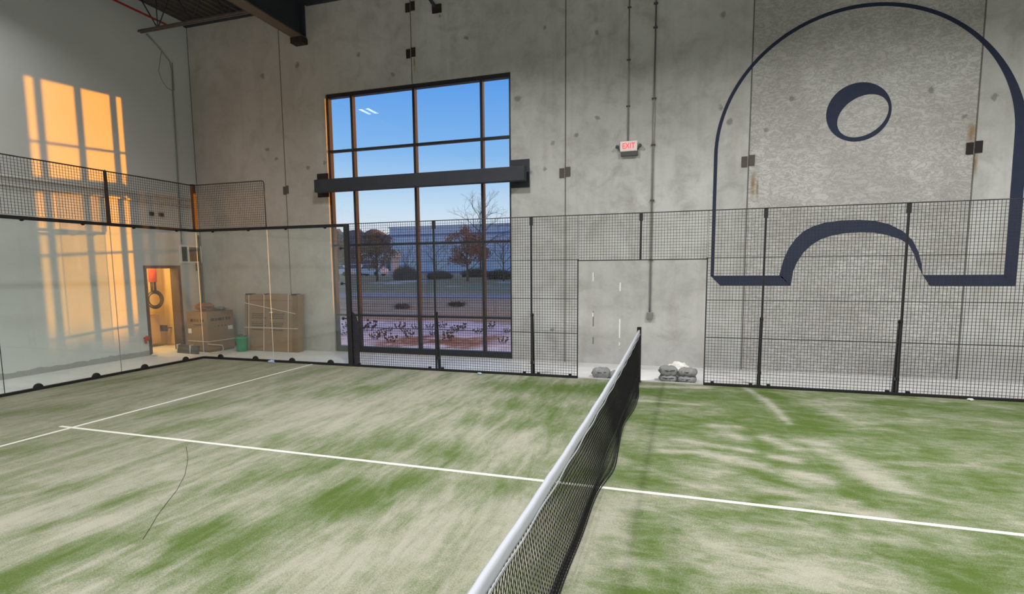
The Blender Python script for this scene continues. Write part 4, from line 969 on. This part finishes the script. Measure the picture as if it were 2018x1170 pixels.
# ------------------------------------------------------------------ light fixtures
def strip_light(name, parent, loc, sx, sy, watts, col):
    la = bpy.data.lights.new(name, 'AREA'); la.shape = 'RECTANGLE'; la.size = sx; la.size_y = sy; la.energy = watts; la.color = col; la.spread = math.radians(152)
    o = bpy.data.objects.new(name, la); COL.objects.link(o); o.parent = parent; o.location = Vector(loc)-Vector(OFF[parent.name]); return o
LW = 1.0
def fixture(x, y, z=7.5, watts=60, n=None):
    f = thing('high_bay_light', (x,y,z), 'white twin-strip LED high bay light hanging from the roof', 'ceiling light', 'high bay lights hanging under the roof')
    MB().bbox(x-.22,x+.22,y-.36,y+.36,z+.012,z+.07,.008).build('housing', M['fixture'], f)
    for sy in (-.3,.3): MB().tube([(x,y+sy,z+.07),(x,y+sy,ZC)], .006, 5).build('hanger', M['conduit'], f)
    for sx in (-.14,.14): strip_light('led_strip', f, (x+sx,y,z+.008), .13, .66, watts*LW, (1.0,.985,.955))
for x, y, w_ in [(-9.8,1.5,24),(-3.3,1.8,160),(3.2,1.8,180),(9.7,1.8,180),(-5.8,-4.5,150),(.2,-4.5,140),(6.2,-4.5,150),(12.2,-4.5,140),(-6.5,-10.5,140),(3,-10.5,140),(17,-1.5,140)]: fixture(x, y, 7.5, w_)
la = bpy.data.lights.new('closet_bulb', 'POINT'); la.energy = 75; la.color = (1,.70,.34); la.shadow_soft_size = .08
t = thing('closet_lamp', (-12.3,5.3,2.70), 'bare warm bulb on the closet ceiling', 'lamp')
MB().lathe([(0,0),(.06,0),(.05,-.05),(0,-.06)], (-12.3,5.3,2.75), 14).build('lamp_holder', M['fixture'], t)
o = bpy.data.objects.new('bulb', la); COL.objects.link(o); o.parent = t; o.location = (0,0,-.1)

# low evening sun through the window
sun = bpy.data.lights.new('evening_sun', 'SUN'); sun.energy = 6.8; sun.color = (1.0,.33,.0); sun.angle = math.radians(.55)
so = bpy.data.objects.new('evening_sun', sun); COL.objects.link(so)
so.rotation_euler = Vector((1,.468,.031)).to_track_quat('Z','Y').to_euler(); so.location = (30,22,6)

# sky
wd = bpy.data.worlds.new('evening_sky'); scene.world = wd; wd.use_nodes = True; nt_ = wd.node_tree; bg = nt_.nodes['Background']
tc = nt_.nodes.new('ShaderNodeTexCoord'); sx_ = nt_.nodes.new('ShaderNodeSeparateXYZ'); nt_.links.new(tc.outputs['Generated'], sx_.inputs[0])
rp = nt_.nodes.new('ShaderNodeValToRGB'); nt_.links.new(sx_.outputs[2], rp.inputs[0]); e_ = rp.color_ramp.elements
stops = [(0,(.80,.78,.84)),(.055,(.88,.90,.94)),(.11,(.62,.82,.97)),(.20,(.27,.56,.95)),(.32,(.12,.38,.90)),(.5,(.09,.30,.75)),(1,(.08,.24,.6))]
while len(e_) < len(stops): e_.new(.5)
for i, (p_, c_) in enumerate(stops): e_[i].position = p_; e_[i].color = (*c_,1)
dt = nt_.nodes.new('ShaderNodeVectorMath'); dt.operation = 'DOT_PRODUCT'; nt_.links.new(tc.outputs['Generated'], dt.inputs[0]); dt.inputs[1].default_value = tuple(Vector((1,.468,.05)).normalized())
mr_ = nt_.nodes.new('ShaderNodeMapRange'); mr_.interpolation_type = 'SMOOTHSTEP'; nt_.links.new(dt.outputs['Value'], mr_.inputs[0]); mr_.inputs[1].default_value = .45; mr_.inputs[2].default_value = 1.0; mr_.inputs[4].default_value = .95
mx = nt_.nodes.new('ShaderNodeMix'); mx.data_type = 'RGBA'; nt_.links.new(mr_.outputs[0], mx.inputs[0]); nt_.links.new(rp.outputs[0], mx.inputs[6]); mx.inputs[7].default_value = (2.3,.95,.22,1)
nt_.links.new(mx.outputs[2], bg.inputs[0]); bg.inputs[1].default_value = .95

# ------------------------------------------------------------------ camera
cam = bpy.data.cameras.new('camera'); co_ = bpy.data.objects.new('camera', cam); COL.objects.link(co_); scene.camera = co_
yaw, pit, rol = 1.87980, -.10440, -.0083
f = Vector((math.cos(pit)*math.cos(yaw), math.cos(pit)*math.sin(yaw), math.sin(pit))); r = f.cross(Vector((0,0,1))).normalized(); u = r.cross(f)
r2 = r*math.cos(rol)+u*math.sin(rol); u2 = -r*math.sin(rol)+u*math.cos(rol)
mat3 = Matrix((r2, u2, -f)).transposed(); co_.matrix_world = Matrix.Translation((.6998,-4.9573,2.0498)) @ mat3.to_4x4()
cam.sensor_width = 36; cam.lens = 1075.18/2018*36; cam.shift_x = (1009-999.57)/2018; cam.shift_y = (641.22-585)/2018; cam.clip_start = .02; cam.clip_end = 600
scene.view_settings.view_transform = 'Standard'; scene.view_settings.look = 'None'; scene.view_settings.gamma = 1; scene.view_settings.exposure = 0
scene.view_settings.use_curve_mapping = False
